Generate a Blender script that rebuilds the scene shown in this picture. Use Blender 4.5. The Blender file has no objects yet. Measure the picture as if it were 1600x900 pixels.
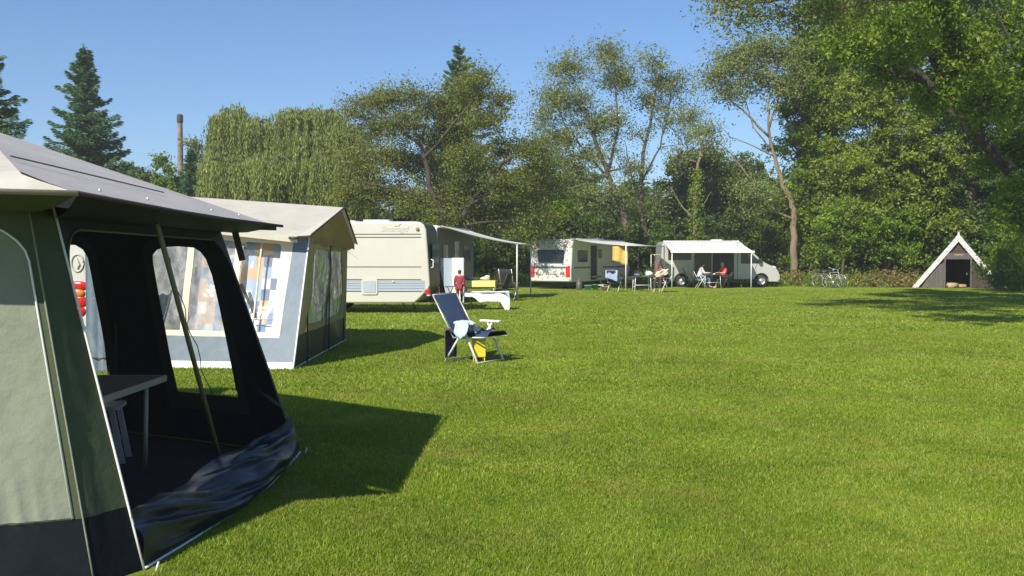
import bpy, bmesh, math, random
import numpy as np
from mathutils import Vector, Matrix
from mathutils.geometry import delaunay_2d_cdt
from mathutils import noise as mnoise

R = math.radians
scene = bpy.context.scene
COL = scene.collection

# ------------------------------------------------------------------ camera, sky, sun
EYE = 1.6
cam_d = bpy.data.cameras.new('camera')
cam_d.sensor_width = 36.0
cam_d.lens = 36.0 * 1450 / 1600
cam_d.clip_start = 0.1
cam_d.clip_end = 2000
cam = bpy.data.objects.new('camera', cam_d)
cam.location = (0, 0, EYE)
cam.rotation_euler = (R(90 - 1.896), 0, 0)
COL.objects.link(cam)
scene.camera = cam

SUN_EL = R(38.8)
SUN_AZ = math.atan2(-0.51, -0.86)
world = bpy.data.worlds.new('World')
scene.world = world
world.use_nodes = True
wn = world.node_tree
wn.nodes.clear()
sky = wn.nodes.new('ShaderNodeTexSky')
sky.sky_type = 'NISHITA'
sky.sun_disc = False
sky.sun_elevation = SUN_EL
sky.sun_rotation = SUN_AZ
sky.altitude = 0
sky.air_density = 1.0
sky.dust_density = 0.1
sky.ozone_density = 8.0
bg = wn.nodes.new('ShaderNodeBackground')
bg.inputs['Strength'].default_value = 0.098
wo = wn.nodes.new('ShaderNodeOutputWorld')
wn.links.new(sky.outputs[0], bg.inputs['Color'])
wn.links.new(bg.outputs[0], wo.inputs['Surface'])

sd = bpy.data.lights.new('sun', 'SUN')
sd.energy = 5.0
sd.angle = R(0.5)
sd.color = (1.0, 0.92, 0.78)
sun = bpy.data.objects.new('sun', sd)
to_sun = Vector((math.sin(SUN_AZ) * math.cos(SUN_EL), math.cos(SUN_AZ) * math.cos(SUN_EL), math.sin(SUN_EL)))
sun.rotation_euler = to_sun.to_track_quat('Z', 'Y').to_euler()
sun.location = (-10, -10, 20)
COL.objects.link(sun)

vs = scene.view_settings
vs.view_transform = 'Standard'
vs.look = 'None'
vs.exposure = 0.52
vs.gamma = 1.0
vs.use_curve_mapping = False

# ------------------------------------------------------------------ where things stand
def wx(px, y):            # metres right of the camera axis for something y metres away
    return (px - 800) * y / 1450.0
def wz(py, y):
    return EYE + (402 - py) * y / 1450.0
def wp(px, py, y):
    return (wx(px, y), y, wz(py, y))

# ------------------------------------------------------------------ materials
MATS = {}
def new_mat(name):
    m = bpy.data.materials.new(name)
    m.use_nodes = True
    nt = m.node_tree
    nt.nodes.clear()
    out = nt.nodes.new('ShaderNodeOutputMaterial')
    MATS[name] = m
    return m, nt, out

def N(nt, kind, **kw):
    n = nt.nodes.new(kind)
    for k, v in kw.items():
        if k in n.inputs.keys():
            n.inputs[k].default_value = v
        else:
            setattr(n, k, v)
    return n

def ramp(nt, fac, stops):
    r = nt.nodes.new('ShaderNodeValToRGB')
    e = r.color_ramp.elements
    while len(e) < len(stops):
        e.new(0.5)
    for i, (p, c) in enumerate(stops):
        e[i].position = p
        e[i].color = (*c, 1)
    nt.links.new(fac, r.inputs[0])
    return r.outputs[0]

def mixc(nt, fac, a, b):
    m = nt.nodes.new('ShaderNodeMix')
    m.data_type = 'RGBA'
    for s, v in ((m.inputs[0], fac), (m.inputs[6], a), (m.inputs[7], b)):
        if hasattr(v, 'is_output'):
            nt.links.new(v, s)
        elif isinstance(v, (tuple, list)):
            s.default_value = (*v[:3], 1)
        else:
            s.default_value = v
    return m.outputs[2]

def noise(nt, scale, detail=4, rough=0.55, obj=True, stretch=None):
    tc = nt.nodes.new('ShaderNodeTexCoord')
    src = tc.outputs['Object']
    if stretch:
        mp = nt.nodes.new('ShaderNodeMapping')
        mp.inputs['Scale'].default_value = stretch
        nt.links.new(src, mp.inputs[0])
        src = mp.outputs[0]
    n = nt.nodes.new('ShaderNodeTexNoise')
    n.inputs['Scale'].default_value = scale
    n.inputs['Detail'].default_value = detail
    n.inputs['Roughness'].default_value = rough
    nt.links.new(src, n.inputs['Vector'])
    return n.outputs['Fac']

def plain(name, col, rough=0.5, metal=0.0, var=0.12, vscale=3.0, bump=0.0, bscale=40, coat=0.0, trans=0.0,
          dirt=None, stretch=None, back=None, spec=0.5):
    m, nt, out = new_mat(name)
    p = nt.nodes.new('ShaderNodeBsdfPrincipled')
    p.inputs['Roughness'].default_value = rough
    p.inputs['Metallic'].default_value = metal
    p.inputs['Specular IOR Level'].default_value = spec
    if coat:
        p.inputs['Coat Weight'].default_value = coat
        p.inputs['Coat Roughness'].default_value = 0.08
    f = noise(nt, vscale, 5, 0.6, stretch=stretch)
    lo = tuple(c * (1 - var) for c in col)
    hi = tuple(min(1, c * (1 + var)) for c in col)
    c = ramp(nt, f, [(0.3, lo), (0.7, hi)])
    if dirt:
        f2 = noise(nt, vscale * 2.7, 8, 0.7)
        fr = ramp(nt, f2, [(0.5, (0, 0, 0)), (0.72, (1, 1, 1))])
        mm = nt.nodes.new('ShaderNodeMath'); mm.operation = 'MULTIPLY'; mm.inputs[1].default_value = dirt[3]
        nt.links.new(fr, mm.inputs[0])
        c = mixc(nt, mm.outputs[0], c, dirt[:3])
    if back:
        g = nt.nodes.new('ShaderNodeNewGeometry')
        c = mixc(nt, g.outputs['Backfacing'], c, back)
    nt.links.new(c, p.inputs['Base Color'])
    if bump:
        b = nt.nodes.new('ShaderNodeBump')
        b.inputs['Strength'].default_value = bump
        b.inputs['Distance'].default_value = 0.02
        nt.links.new(noise(nt, bscale, 6, 0.6, stretch=stretch), b.inputs['Height'])
        nt.links.new(b.outputs[0], p.inputs['Normal'])
    if trans:
        t = nt.nodes.new('ShaderNodeBsdfTranslucent')
        nt.links.new(c, t.inputs['Color'])
        mx = nt.nodes.new('ShaderNodeMixShader')
        mx.inputs[0].default_value = trans
        nt.links.new(p.outputs[0], mx.inputs[1]); nt.links.new(t.outputs[0], mx.inputs[2])
        nt.links.new(mx.outputs[0], out.inputs[0])
    else:
        nt.links.new(p.outputs[0], out.inputs[0])
    return m

def leafmat(name, c1, c2, c3=None, trans=0.35, clump=0.25, rough=0.55):
    """leaves: colour differs from leaf to leaf and, more gently, from clump to clump"""
    m, nt, out = new_mat(name)
    g = nt.nodes.new('ShaderNodeNewGeometry')
    if name != 'grass_blades':
        k = (1.35, 1.5, 0.95)
        c1, c2 = [tuple(a * b for a, b in zip(c, k)) for c in (c1, c2)]
        c3 = tuple(a * b for a, b in zip(c3, k)) if c3 else None
    stops = [(0.0, c1), (0.75, c2)]
    stops.append((1.0, c3 if c3 else c2))
    c = ramp(nt, g.outputs['Random Per Island'], stops)
    f = noise(nt, 0.55, 3, 0.6)
    h = nt.nodes.new('ShaderNodeHueSaturation')
    mr = nt.nodes.new('ShaderNodeMapRange')
    mr.inputs['From Min'].default_value = 0.3; mr.inputs['From Max'].default_value = 0.7
    mr.inputs['To Min'].default_value = 1 - clump; mr.inputs['To Max'].default_value = 1 + clump
    nt.links.new(f, mr.inputs['Value'])
    nt.links.new(mr.outputs[0], h.inputs['Value'])
    if name == 'grass_blades':      # drier, yellower patches of turf
        dry = ramp(nt, noise(nt, 0.9, 6, 0.68), [(0.46, (0, 0, 0)), (0.70, (0.5, 0.5, 0.5))])
        c = mixc(nt, dry, c, (0.36, 0.335, 0.075))
        lush = ramp(nt, noise(nt, 2.6, 4, 0.6), [(0.55, (0, 0, 0)), (0.7, (0.55, 0.55, 0.55))])
        c = mixc(nt, lush, c, (0.10, 0.21, 0.02))
    nt.links.new(c, h.inputs['Color'])
    p = nt.nodes.new('ShaderNodeBsdfPrincipled')
    p.inputs['Roughness'].default_value = rough
    p.inputs['Specular IOR Level'].default_value = 0.35
    nt.links.new(h.outputs[0], p.inputs['Base Color'])
    t = nt.nodes.new('ShaderNodeBsdfTranslucent')
    nt.links.new(h.outputs[0], t.inputs['Color'])
    mx = nt.nodes.new('ShaderNodeMixShader')
    mx.inputs[0].default_value = trans
    nt.links.new(p.outputs[0], mx.inputs[1]); nt.links.new(t.outputs[0], mx.inputs[2])
    nt.links.new(mx.outputs[0], out.inputs[0])
    return m

def filmmat(name, tint, opacity, wr=6.0, milk=(0.6, 0.62, 0.6), rough=0.12, bump=0.5):
    """clear flexible window film: partly see-through, a bit milky, wrinkled gloss"""
    m, nt, out = new_mat(name)
    tr = nt.nodes.new('ShaderNodeBsdfTransparent'); tr.inputs[0].default_value = (*tint, 1)
    p = nt.nodes.new('ShaderNodeBsdfPrincipled')
    p.inputs['Base Color'].default_value = (*milk, 1)
    p.inputs['Roughness'].default_value = rough
    b = nt.nodes.new('ShaderNodeBump'); b.inputs['Strength'].default_value = bump; b.inputs['Distance'].default_value = 0.04
    nt.links.new(noise(nt, wr, 3, 0.5, stretch=(1, 1, 0.45)), b.inputs['Height'])
    nt.links.new(b.outputs[0], p.inputs['Normal'])
    f = noise(nt, wr * 1.4, 5, 0.65, stretch=(1, 1, 0.5))
    mr = nt.nodes.new('ShaderNodeMapRange')
    mr.inputs['From Min'].default_value = 0.35; mr.inputs['From Max'].default_value = 0.7
    mr.inputs['To Min'].default_value = opacity * 0.5; mr.inputs['To Max'].default_value = min(1, opacity * 1.7)
    nt.links.new(f, mr.inputs['Value'])
    mx = nt.nodes.new('ShaderNodeMixShader')
    nt.links.new(mr.outputs[0], mx.inputs[0])
    nt.links.new(tr.outputs[0], mx.inputs[1]); nt.links.new(p.outputs[0], mx.inputs[2])
    nt.links.new(mx.outputs[0], out.inputs[0])
    return m

plain('sage_cloth', (0.22, 0.245, 0.185), 0.75, var=0.10, bump=0.5, bscale=9, dirt=(0.12, 0.13, 0.09, 0.35), trans=0.04)
plain('olive_cloth', (0.055, 0.075, 0.035), 0.8, bump=0.35, bscale=9, var=0.2)
plain('navy_cloth', (0.011, 0.014, 0.020), 0.6, bump=0.5, bscale=7, var=0.2)
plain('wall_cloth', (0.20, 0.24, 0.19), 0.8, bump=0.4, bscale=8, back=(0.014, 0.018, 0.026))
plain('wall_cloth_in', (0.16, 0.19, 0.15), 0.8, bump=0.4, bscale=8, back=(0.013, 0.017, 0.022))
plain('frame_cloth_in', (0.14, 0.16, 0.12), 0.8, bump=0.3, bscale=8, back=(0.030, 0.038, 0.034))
plain('navy_pvc', (0.012, 0.020, 0.034), 0.36, bump=0.22, bscale=4, var=0.25, dirt=(0.05, 0.05, 0.045, 0.3), spec=0.4)
plain('navy_foot', (0.006, 0.011, 0.014), 0.75, bump=0.6, bscale=5, var=0.25, spec=0.15)
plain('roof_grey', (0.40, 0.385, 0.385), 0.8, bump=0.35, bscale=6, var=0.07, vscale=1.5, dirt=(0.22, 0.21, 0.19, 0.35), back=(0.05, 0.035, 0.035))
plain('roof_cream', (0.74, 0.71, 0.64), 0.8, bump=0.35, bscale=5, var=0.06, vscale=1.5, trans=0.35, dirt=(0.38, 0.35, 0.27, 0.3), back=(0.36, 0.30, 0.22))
plain('cream_cloth', (0.80, 0.76, 0.64), 0.8, bump=0.4, bscale=8, var=0.06, trans=0.2)
plain('lavender_cloth', (0.28, 0.34, 0.52), 0.9, bump=0.5, bscale=12)
plain('bluegrey_cloth', (0.14, 0.185, 0.24), 0.6, bump=0.6, bscale=7, var=0.12)
plain('table_edge', (0.36, 0.33, 0.26), 0.6)
plain('brown_cloth', (0.46, 0.33, 0.15), 0.8, bump=0.4, bscale=7, trans=0.45)
plain('olive_drab', (0.52, 0.47, 0.24), 0.8, bump=0.4, bscale=7, trans=0.45)
plain('dark_green_pvc', (0.030, 0.042, 0.032), 0.45, bump=0.5, bscale=7)
plain('white_trim', (0.75, 0.75, 0.72), 0.6, var=0.04)
plain('groundsheet', (0.014, 0.014, 0.018), 0.9, bump=0.6, bscale=60)
plain('caravan_white', (0.55, 0.535, 0.485), 0.35, var=0.03, vscale=1.2, bump=0.15, bscale=2.5, coat=0.2, dirt=(0.50, 0.45, 0.33, 0.25))
plain('caravan_shell', (0.58, 0.575, 0.55), 0.35, var=0.03, vscale=1.2, bump=0.1, bscale=2.5, coat=0.2, dirt=(0.45, 0.44, 0.38, 0.25))
plain('grey_and_shade', (0.085, 0.087, 0.075), 0.45, var=0.06, bump=0.1, bscale=3)  # trim grey that also paints the shade on two caravan walls
plain('stripe_and_shade', (0.36, 0.42, 0.50), 0.4, var=0.04)  # stripe blue; also paints the shade on the cabinet door
plain('stripe_dark', (0.10, 0.13, 0.22), 0.4, var=0.04)
plain('window_dark', (0.018, 0.024, 0.026), 0.12, var=0.3, vscale=2, bump=0.05, bscale=3)
plain('rubber', (0.02, 0.02, 0.02), 0.8)
plain('black_plastic', (0.025, 0.025, 0.027), 0.5)
plain('silver_paint', (0.46, 0.46, 0.45), 0.32, metal=0.1, coat=0.5, var=0.04, vscale=1.5)
plain('rim_metal', (0.55, 0.56, 0.57), 0.35, metal=0.6)
plain('alu', (0.62, 0.62, 0.60), 0.4, metal=0.5, var=0.08)
plain('white_metal', (0.75, 0.76, 0.74), 0.45, var=0.05)
plain('red_lens', (0.55, 0.02, 0.015), 0.2, var=0.15, vscale=20)
plain('orange_lens', (0.7, 0.22, 0.02), 0.2)
plain('clear_lens', (0.7, 0.7, 0.7), 0.15)
plain('olive_pole', (0.17, 0.15, 0.08), 0.5, metal=0.2)
plain('dark_pole', (0.05, 0.05, 0.045), 0.5)
plain('awning_white', (0.66, 0.66, 0.65), 0.7, var=0.05, bump=0.2, bscale=8, trans=0.06)
plain('blue_sling', (0.030, 0.055, 0.115), 0.75, bump=0.4, bscale=60, var=0.2)
plain('purple_towel', (0.055, 0.04, 0.12), 0.95, bump=0.8, bscale=30, var=0.3)
plain('lightblue_towel', (0.45, 0.62, 0.72), 0.95, bump=0.8, bscale=30)
plain('yellow_plastic', (0.75, 0.62, 0.05), 0.4)
plain('yellow_cloth', (0.70, 0.53, 0.15), 0.85, bump=0.5, bscale=12, trans=0.3)
plain('yellow_oil', (0.72, 0.58, 0.22), 0.6)
plain('white_cloth', (0.80, 0.80, 0.78), 0.85, bump=0.5, bscale=6)
plain('maroon_cloth', (0.26, 0.035, 0.05), 0.85, bump=0.5, bscale=15)
plain('green_chair', (0.06, 0.14, 0.08), 0.7)
plain('black_cloth', (0.02, 0.022, 0.028), 0.85, bump=0.5, bscale=15)
plain('blue_plastic', (0.15, 0.38, 0.62), 0.35)
plain('green_plastic', (0.03, 0.28, 0.10), 0.35)
plain('orange_cloth', (0.75, 0.25, 0.09), 0.8)
plain('table_top', (0.15, 0.125, 0.095), 0.95, bump=0.2, bscale=30, spec=0.1)
plain('grey_top', (0.09, 0.10, 0.10), 0.4)
plain('stool_white', (0.42, 0.42, 0.38), 0.5)
plain('wood_dark', (0.05, 0.038, 0.03), 0.8, var=0.3, bump=0.8, bscale=20, stretch=(1, 1, 0.15))
plain('wood_grey', (0.10, 0.088, 0.085), 0.8, var=0.3, bump=0.8, bscale=20, stretch=(6, 1, 0.4))
plain('wood_white', (0.58, 0.57, 0.60), 0.7, var=0.15, vscale=6, bump=0.6, bscale=18, dirt=(0.10, 0.10, 0.09, 0.95))
plain('log_wood', (0.42, 0.30, 0.20), 0.85, var=0.3, vscale=8, bump=0.7, bscale=25)
plain('brick_old', (0.19, 0.155, 0.13), 0.9, var=0.5, bump=0.8, bscale=8, vscale=1.3, dirt=(0.38, 0.34, 0.30, 0.6))
plain('bark', (0.11, 0.085, 0.06), 0.9, var=0.4, vscale=4, bump=1.0, bscale=12, stretch=(1, 1, 0.25))
plain('bark_dark', (0.05, 0.04, 0.032), 0.9, var=0.4, vscale=4, bump=1.0, bscale=12, stretch=(1, 1, 0.25))
plain('bark_light', (0.20, 0.16, 0.10), 0.9, var=0.35, vscale=3, bump=1.0, bscale=10, stretch=(1, 1, 0.25))
plain('skin', (0.48, 0.28, 0.20), 0.55, var=0.05)
plain('hair_brown', (0.05, 0.03, 0.02), 0.7)
plain('hair_grey', (0.38, 0.34, 0.28), 0.7)
plain('shirt_white', (0.62, 0.60, 0.68), 0.85, bump=0.4, bscale=14)
plain('shirt_red', (0.75, 0.10, 0.07), 0.85, bump=0.4, bscale=14)
plain('shirt_brown', (0.20, 0.07, 0.055), 0.85)
plain('jeans', (0.10, 0.20, 0.28), 0.85)
plain('trousers_dark', (0.05, 0.04, 0.04), 0.85)
plain('shoe', (0.10, 0.09, 0.08), 0.7)
plain('shoe_white', (0.65, 0.65, 0.62), 0.7)
plain('paper', (0.82, 0.80, 0.74), 0.9, bump=0.3, bscale=15)
plain('newsprint', (0.80, 0.66, 0.58), 0.9, var=0.2, vscale=14, bump=0.3, bscale=15)
plain('emblem_orange', (0.60, 0.44, 0.32), 0.5)
plain('letter_grey', (0.50, 0.475, 0.42), 0.5)
plain('emblem_grey', (0.48, 0.45, 0.40), 0.5)
plain('emblem_blue', (0.40, 0.42, 0.52), 0.5)
plain('twig', (0.12, 0.08, 0.05), 0.9)
plain('straw', (0.30, 0.22, 0.10), 0.9, var=0.3)
filmmat('film_clear', (0.97, 0.98, 0.97), 0.08, bump=0.3)
filmmat('film_milky', (0.92, 0.94, 0.95), 0.34, wr=5, milk=(0.62, 0.64, 0.68), bump=0.6)
filmmat('film_side', (0.9, 0.9, 0.82), 0.7, wr=4, milk=(0.75, 0.75, 0.68), rough=0.08, bump=0.8)

leafmat('leaf_spruce', (0.055, 0.098, 0.068), (0.09, 0.155, 0.105), (0.14, 0.21, 0.11), trans=0.25)
leafmat('leaf_willow', (0.12, 0.14, 0.045), (0.19, 0.205, 0.08), (0.28, 0.28, 0.13), trans=0.38)
leafmat('leaf_cherry', (0.085, 0.100, 0.026), (0.14, 0.150, 0.042), (0.22, 0.165, 0.075), trans=0.4)
leafmat('leaf_airy', (0.10, 0.12, 0.050), (0.17, 0.185, 0.085), (0.25, 0.24, 0.13), trans=0.4)
leafmat('leaf_round', (0.055, 0.080, 0.018), (0.10, 0.128, 0.030), (0.14, 0.16, 0.045), trans=0.35)
leafmat('leaf_right', (0.075, 0.120, 0.012), (0.135, 0.190, 0.020), (0.21, 0.25, 0.035), trans=0.4)
leafmat('leaf_right_grey', (0.095, 0.125, 0.018), (0.16, 0.19, 0.032), (0.24, 0.26, 0.06), trans=0.35)
leafmat('leaf_bright', (0.085, 0.145, 0.012), (0.135, 0.20, 0.018), (0.20, 0.25, 0.035), trans=0.42)
leafmat('leaf_dark', (0.030, 0.055, 0.010), (0.055, 0.09, 0.016), (0.09, 0.12, 0.03), trans=0.25)
leafmat('leaf_dry', (0.11, 0.08, 0.04), (0.20, 0.15, 0.07), (0.14, 0.17, 0.04), trans=0.2)
leafmat('grass_blades', (0.15, 0.25, 0.012), (0.26, 0.37, 0.024), (0.46, 0.45, 0.13), trans=0.45, clump=0.20, rough=0.5)

def grassmat():
    m, nt, out = new_mat('lawn')
    p = nt.nodes.new('ShaderNodeBsdfPrincipled')
    p.inputs['Roughness'].default_value = 0.85
    p.inputs['Specular IOR Level'].default_value = 0.15
    big = noise(nt, 0.35, 4, 0.6, stretch=(1, 0.6, 1))
    mid = noise(nt, 1.6, 5, 0.65)
    fin = noise(nt, 38, 6, 0.75)
    c = ramp(nt, fin, [(0.25, (0.10, 0.165, 0.009)), (0.5, (0.19, 0.265, 0.017)), (0.75, (0.30, 0.36, 0.048))])
    h = nt.nodes.new('ShaderNodeHueSaturation')
    mr = nt.nodes.new('ShaderNodeMapRange')
    mr.inputs['From Min'].default_value = 0.3; mr.inputs['From Max'].default_value = 0.7
    mr.inputs['To Min'].default_value = 0.78; mr.inputs['To Max'].default_value = 1.2
    nt.links.new(big, mr.inputs['Value']); nt.links.new(mr.outputs[0], h.inputs['Value'])
    nt.links.new(c, h.inputs['Color'])
    f2 = ramp(nt, noise(nt, 0.9, 6, 0.68), [(0.46, (0, 0, 0)), (0.70, (0.7, 0.7, 0.7))])
    c2 = mixc(nt, f2, h.outputs[0], (0.27, 0.25, 0.06))
    nt.links.new(c2, p.inputs['Base Color'])
    b = nt.nodes.new('ShaderNodeBump'); b.inputs['Strength'].default_value = 0.9; b.inputs['Distance'].default_value = 0.03
    nt.links.new(noise(nt, 30, 6, 0.8), b.inputs['Height'])
    nt.links.new(b.outputs[0], p.inputs['Normal'])
    nt.links.new(p.outputs[0], out.inputs[0])
grassmat()

def patchmat():
    """patchwork of orange, blue and white rectangles printed on a curtain"""
    m, nt, out = new_mat('patchwork')
    tc = nt.nodes.new('ShaderNodeTexCoord')
    mp = nt.nodes.new('ShaderNodeMapping'); mp.inputs['Scale'].default_value = (6.0, 0.001, 4.8)
    nt.links.new(tc.outputs['Object'], mp.inputs[0])
    v = nt.nodes.new('ShaderNodeTexVoronoi'); v.distance = 'CHEBYCHEV'; v.inputs['Randomness'].default_value = 0.3
    v.inputs['Scale'].default_value = 1.25
    nt.links.new(mp.outputs[0], v.inputs['Vector'])
    s = nt.nodes.new('ShaderNodeSeparateColor'); nt.links.new(v.outputs['Color'], s.inputs[0])
    r = nt.nodes.new('ShaderNodeValToRGB'); r.color_ramp.interpolation = 'CONSTANT'
    cs = [(0, (0.20, 0.30, 0.48)), (0.2, (0.66, 0.40, 0.22)), (0.42, (0.70, 0.68, 0.64)), (0.58, (0.16, 0.20, 0.32)), (0.66, (0.33, 0.43, 0.58)), (0.86, (0.56, 0.38, 0.27))]
    e = r.color_ramp.elements
    while len(e) < len(cs): e.new(0.5)
    for i, (a, c) in enumerate(cs):
        e[i].position = a; e[i].color = (*c, 1)
    nt.links.new(s.outputs[0], r.inputs[0])
    p = nt.nodes.new('ShaderNodeBsdfPrincipled'); p.inputs['Roughness'].default_value = 0.9
    nt.links.new(r.outputs[0], p.inputs['Base Color'])
    nt.links.new(p.outputs[0], out.inputs[0])
patchmat()

# ------------------------------------------------------------------ mesh collector
class MB:
    def __init__(s):
        s.v = []; s.f = []; s.m = []; s.mats = []; s.sm = []
    def mi(s, mat):
        if mat not in s.mats: s.mats.append(mat)
        return s.mats.index(mat)
    def add(s, verts, faces, mat, smooth=False):
        o = len(s.v); k = s.mi(mat)
        s.v += [tuple(v) for v in verts]
        for f in faces:
            s.f.append(tuple(i + o for i in f)); s.m.append(k); s.sm.append(smooth)
        return s
    def box(s, c, size, mat, rot=None):
        c = Vector(c); h = Vector(size) / 2
        vs_ = []
        for dz in (-1, 1):
            for dx, dy in ((-1, -1), (1, -1), (1, 1), (-1, 1)):
                p = Vector((dx * h.x, dy * h.y, dz * h.z))
                if rot is not None: p = rot @ p
                vs_.append(c + p)
        return s.add(vs_, [(3, 2, 1, 0), (4, 5, 6, 7), (0, 1, 5, 4), (1, 2, 6, 5), (2, 3, 7, 6), (3, 0, 4, 7)], mat)
    def tube(s, pts, r, mat, n=8, cap=True):
        pts = [Vector(p) for p in pts]
        rs = r if isinstance(r, (list, tuple)) else [r] * len(pts)
        vs_ = []; fs = []
        up = None
        for i, p in enumerate(pts):
            a = pts[max(i - 1, 0)]; b = pts[min(i + 1, len(pts) - 1)]
            d = (b - a)
            d = d.normalized() if d.length > 1e-9 else Vector((0, 0, 1))
            if up is None:
                up = Vector((0, 0, 1)) if abs(d.z) < 0.9 else Vector((1, 0, 0))
            x = d.cross(up)
            if x.length < 1e-6: x = d.orthogonal()
            x.normalize(); y = x.cross(d).normalized(); up = y
            for k in range(n):
                t = 2 * math.pi * k / n
                vs_.append(p + (x * math.cos(t) + y * math.sin(t)) * rs[i])
        for i in range(len(pts) - 1):
            for k in range(n):
                k2 = (k + 1) % n
                fs.append((i * n + k, i * n + k2, (i + 1) * n + k2, (i + 1) * n + k))
        if cap:
            fs.append(tuple(range(n - 1, -1, -1)))
            fs.append(tuple((len(pts) - 1) * n + k for k in range(n)))
        return s.add(vs_, fs, mat, True)
    def lathe(s, prof, mat, c=(0, 0, 0), axis='z', n=24):
        vs_ = []; fs = []
        for (r, h) in prof:
            for k in range(n):
                t = 2 * math.pi * k / n
                a, b = r * math.cos(t), r * math.sin(t)
                p = (a, b, h) if axis == 'z' else ((a, h, b) if axis == 'y' else (h, a, b))
                vs_.append((p[0] + c[0], p[1] + c[1], p[2] + c[2]))
        for i in range(len(prof) - 1):
            for k in range(n):
                k2 = (k + 1) % n
                fs.append((i * n + k, i * n + k2, (i + 1) * n + k2, (i + 1) * n + k))
        return s.add(vs_, fs, mat, True)
    def prism(s, poly, d, mat):
        """poly: 3D points, d: extrusion vector"""
        n = len(poly); d = Vector(d)
        vs_ = [Vector(p) for p in poly] + [Vector(p) + d for p in poly]
        fs = [tuple(range(n - 1, -1, -1)), tuple(range(n, 2 * n))]
        for i in range(n):
            j = (i + 1) % n
            fs.append((i, j, n + j, n + i))
        return s.add(vs_, fs, mat)
    def ell(s, c, r, mat, nu=12, nv=8, jit=0, rot=None):
        vs_ = []; fs = []; rng = random.Random(int(c[0] * 977 + c[1] * 131 + 7))
        for i in range(nv + 1):
            a = math.pi * i / nv
            for k in range(nu):
                t = 2 * math.pi * k / nu
                q = 1 + (rng.random() - .5) * jit
                p = Vector((math.sin(a) * math.cos(t) * r[0] * q, math.sin(a) * math.sin(t) * r[1] * q, math.cos(a) * r[2] * q))
                if rot is not None: p = rot @ p
                vs_.append(Vector(c) + p)
        for i in range(nv):
            for k in range(nu):
                k2 = (k + 1) % nu
                fs.append((i * nu + k, (i + 1) * nu + k, (i + 1) * nu + k2, i * nu + k2))
        return s.add(vs_, fs, mat, True)
    def rplate(s, c, u, v, w, h, r, t, mat, seg=5):
        """rounded rectangular plate centred c, axes u,v, thickness t along u x v"""
        u = Vector(u).normalized(); v = Vector(v).normalized(); nrm = u.cross(v).normalized()
        pts = []
        for (sx, sy, a0) in ((1, 1, 0), (-1, 1, 90), (-1, -1, 180), (1, -1, 270)):
            for k in range(seg + 1):
                a = R(a0 + 90 * k / seg)
                pts.append(Vector(c) + u * (sx * (w / 2 - r) + r * math.cos(a)) + v * (sy * (h / 2 - r) + r * math.sin(a)))
        return s.prism(pts, nrm * t, mat)
    def sheet(s, P, nu, nv, mat, smooth=True, thick=0.0):
        vs_ = [P(i / nu, j / nv) for j in range(nv + 1) for i in range(nu + 1)]
        fs = [(j * (nu + 1) + i, j * (nu + 1) + i + 1, (j + 1) * (nu + 1) + i + 1, (j + 1) * (nu + 1) + i) for j in range(nv) for i in range(nu)]
        return s.add(vs_, fs, mat, smooth)
    def cloth(s, P, outer, holes=(), lines=(), step=(0.1, 0.1), matfn=None, mat=None, smooth=True):
        """a panel cut to the outline `outer` (uv) with openings; P maps uv to space"""
        def dens(loop, closed=True):
            o = []
            m = len(loop) if closed else len(loop) - 1
            for i in range(m):
                a, b = loop[i], loop[(i + 1) % len(loop)]
                k = max(1, int(max(abs(b[0] - a[0]) / step[0], abs(b[1] - a[1]) / step[1])))
                for j in range(k): o.append((a[0] + (b[0] - a[0]) * j / k, a[1] + (b[1] - a[1]) * j / k))
            if not closed: o.append(loop[-1])
            return o
        pts = []; edges = []
        def addloop(l, closed=True):
            l = dens(l, closed); b = len(pts); pts.extend(l)
            for i in range(len(l) - (0 if closed else 1)): edges.append((b + i, b + (i + 1) % len(l)))
        addloop(outer)
        for h in holes: addloop(h)
        for l in lines: addloop(l, False)
        us = [p[0] for p in outer]; vs_ = [p[1] for p in outer]
        u = min(us) + step[0] / 2
        while u < max(us):
            v = min(vs_) + step[1] / 2
            while v < max(vs_):
                if inside((u, v), outer): pts.append((u, v))
                v += step[1]
            u += step[0]
        res = delaunay_2d_cdt([Vector(p) for p in pts], edges, [], 0, 1e-5)
        V, F = res[0], res[2]
        o = len(s.v); s.v += [tuple(P(p.x, p.y)) for p in V]
        for f in F:
            c = (sum(V[i].x for i in f) / len(f), sum(V[i].y for i in f) / len(f))
            if not inside(c, outer) or any(inside(c, h) for h in holes): continue
            mm = matfn(*c) if matfn else mat
            s.f.append(tuple(i + o for i in f)); s.m.append(s.mi(mm)); s.sm.append(smooth)
        return s
    def build(s, name, parent=None, world=False, bevel=0, up=False):
        me = bpy.data.meshes.new(name)
        if up:      # outer face of the cloth looks up
            for i, f in enumerate(s.f):
                a, b, c = (Vector(s.v[k]) for k in f[:3])
                if (b - a).cross(c - a).z < 0: s.f[i] = tuple(reversed(f))
        vs_ = s.v
        if world and parent is not None:
            q = parent.location
            vs_ = [(v[0] - q.x, v[1] - q.y, v[2] - q.z) for v in vs_]
        me.from_pydata(vs_, [], s.f)
        for m in s.mats: me.materials.append(MATS[m])
        me.polygons.foreach_set('material_index', s.m)
        me.polygons.foreach_set('use_smooth', s.sm)
        me.update()
        o = bpy.data.objects.new(name, me)
        COL.objects.link(o)
        if parent is not None: o.parent = parent
        if bevel:
            b = o.modifiers.new('bevel', 'BEVEL'); b.width = bevel; b.segments = 3; b.limit_method = 'ANGLE'; b.angle_limit = R(35)
        return o

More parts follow.
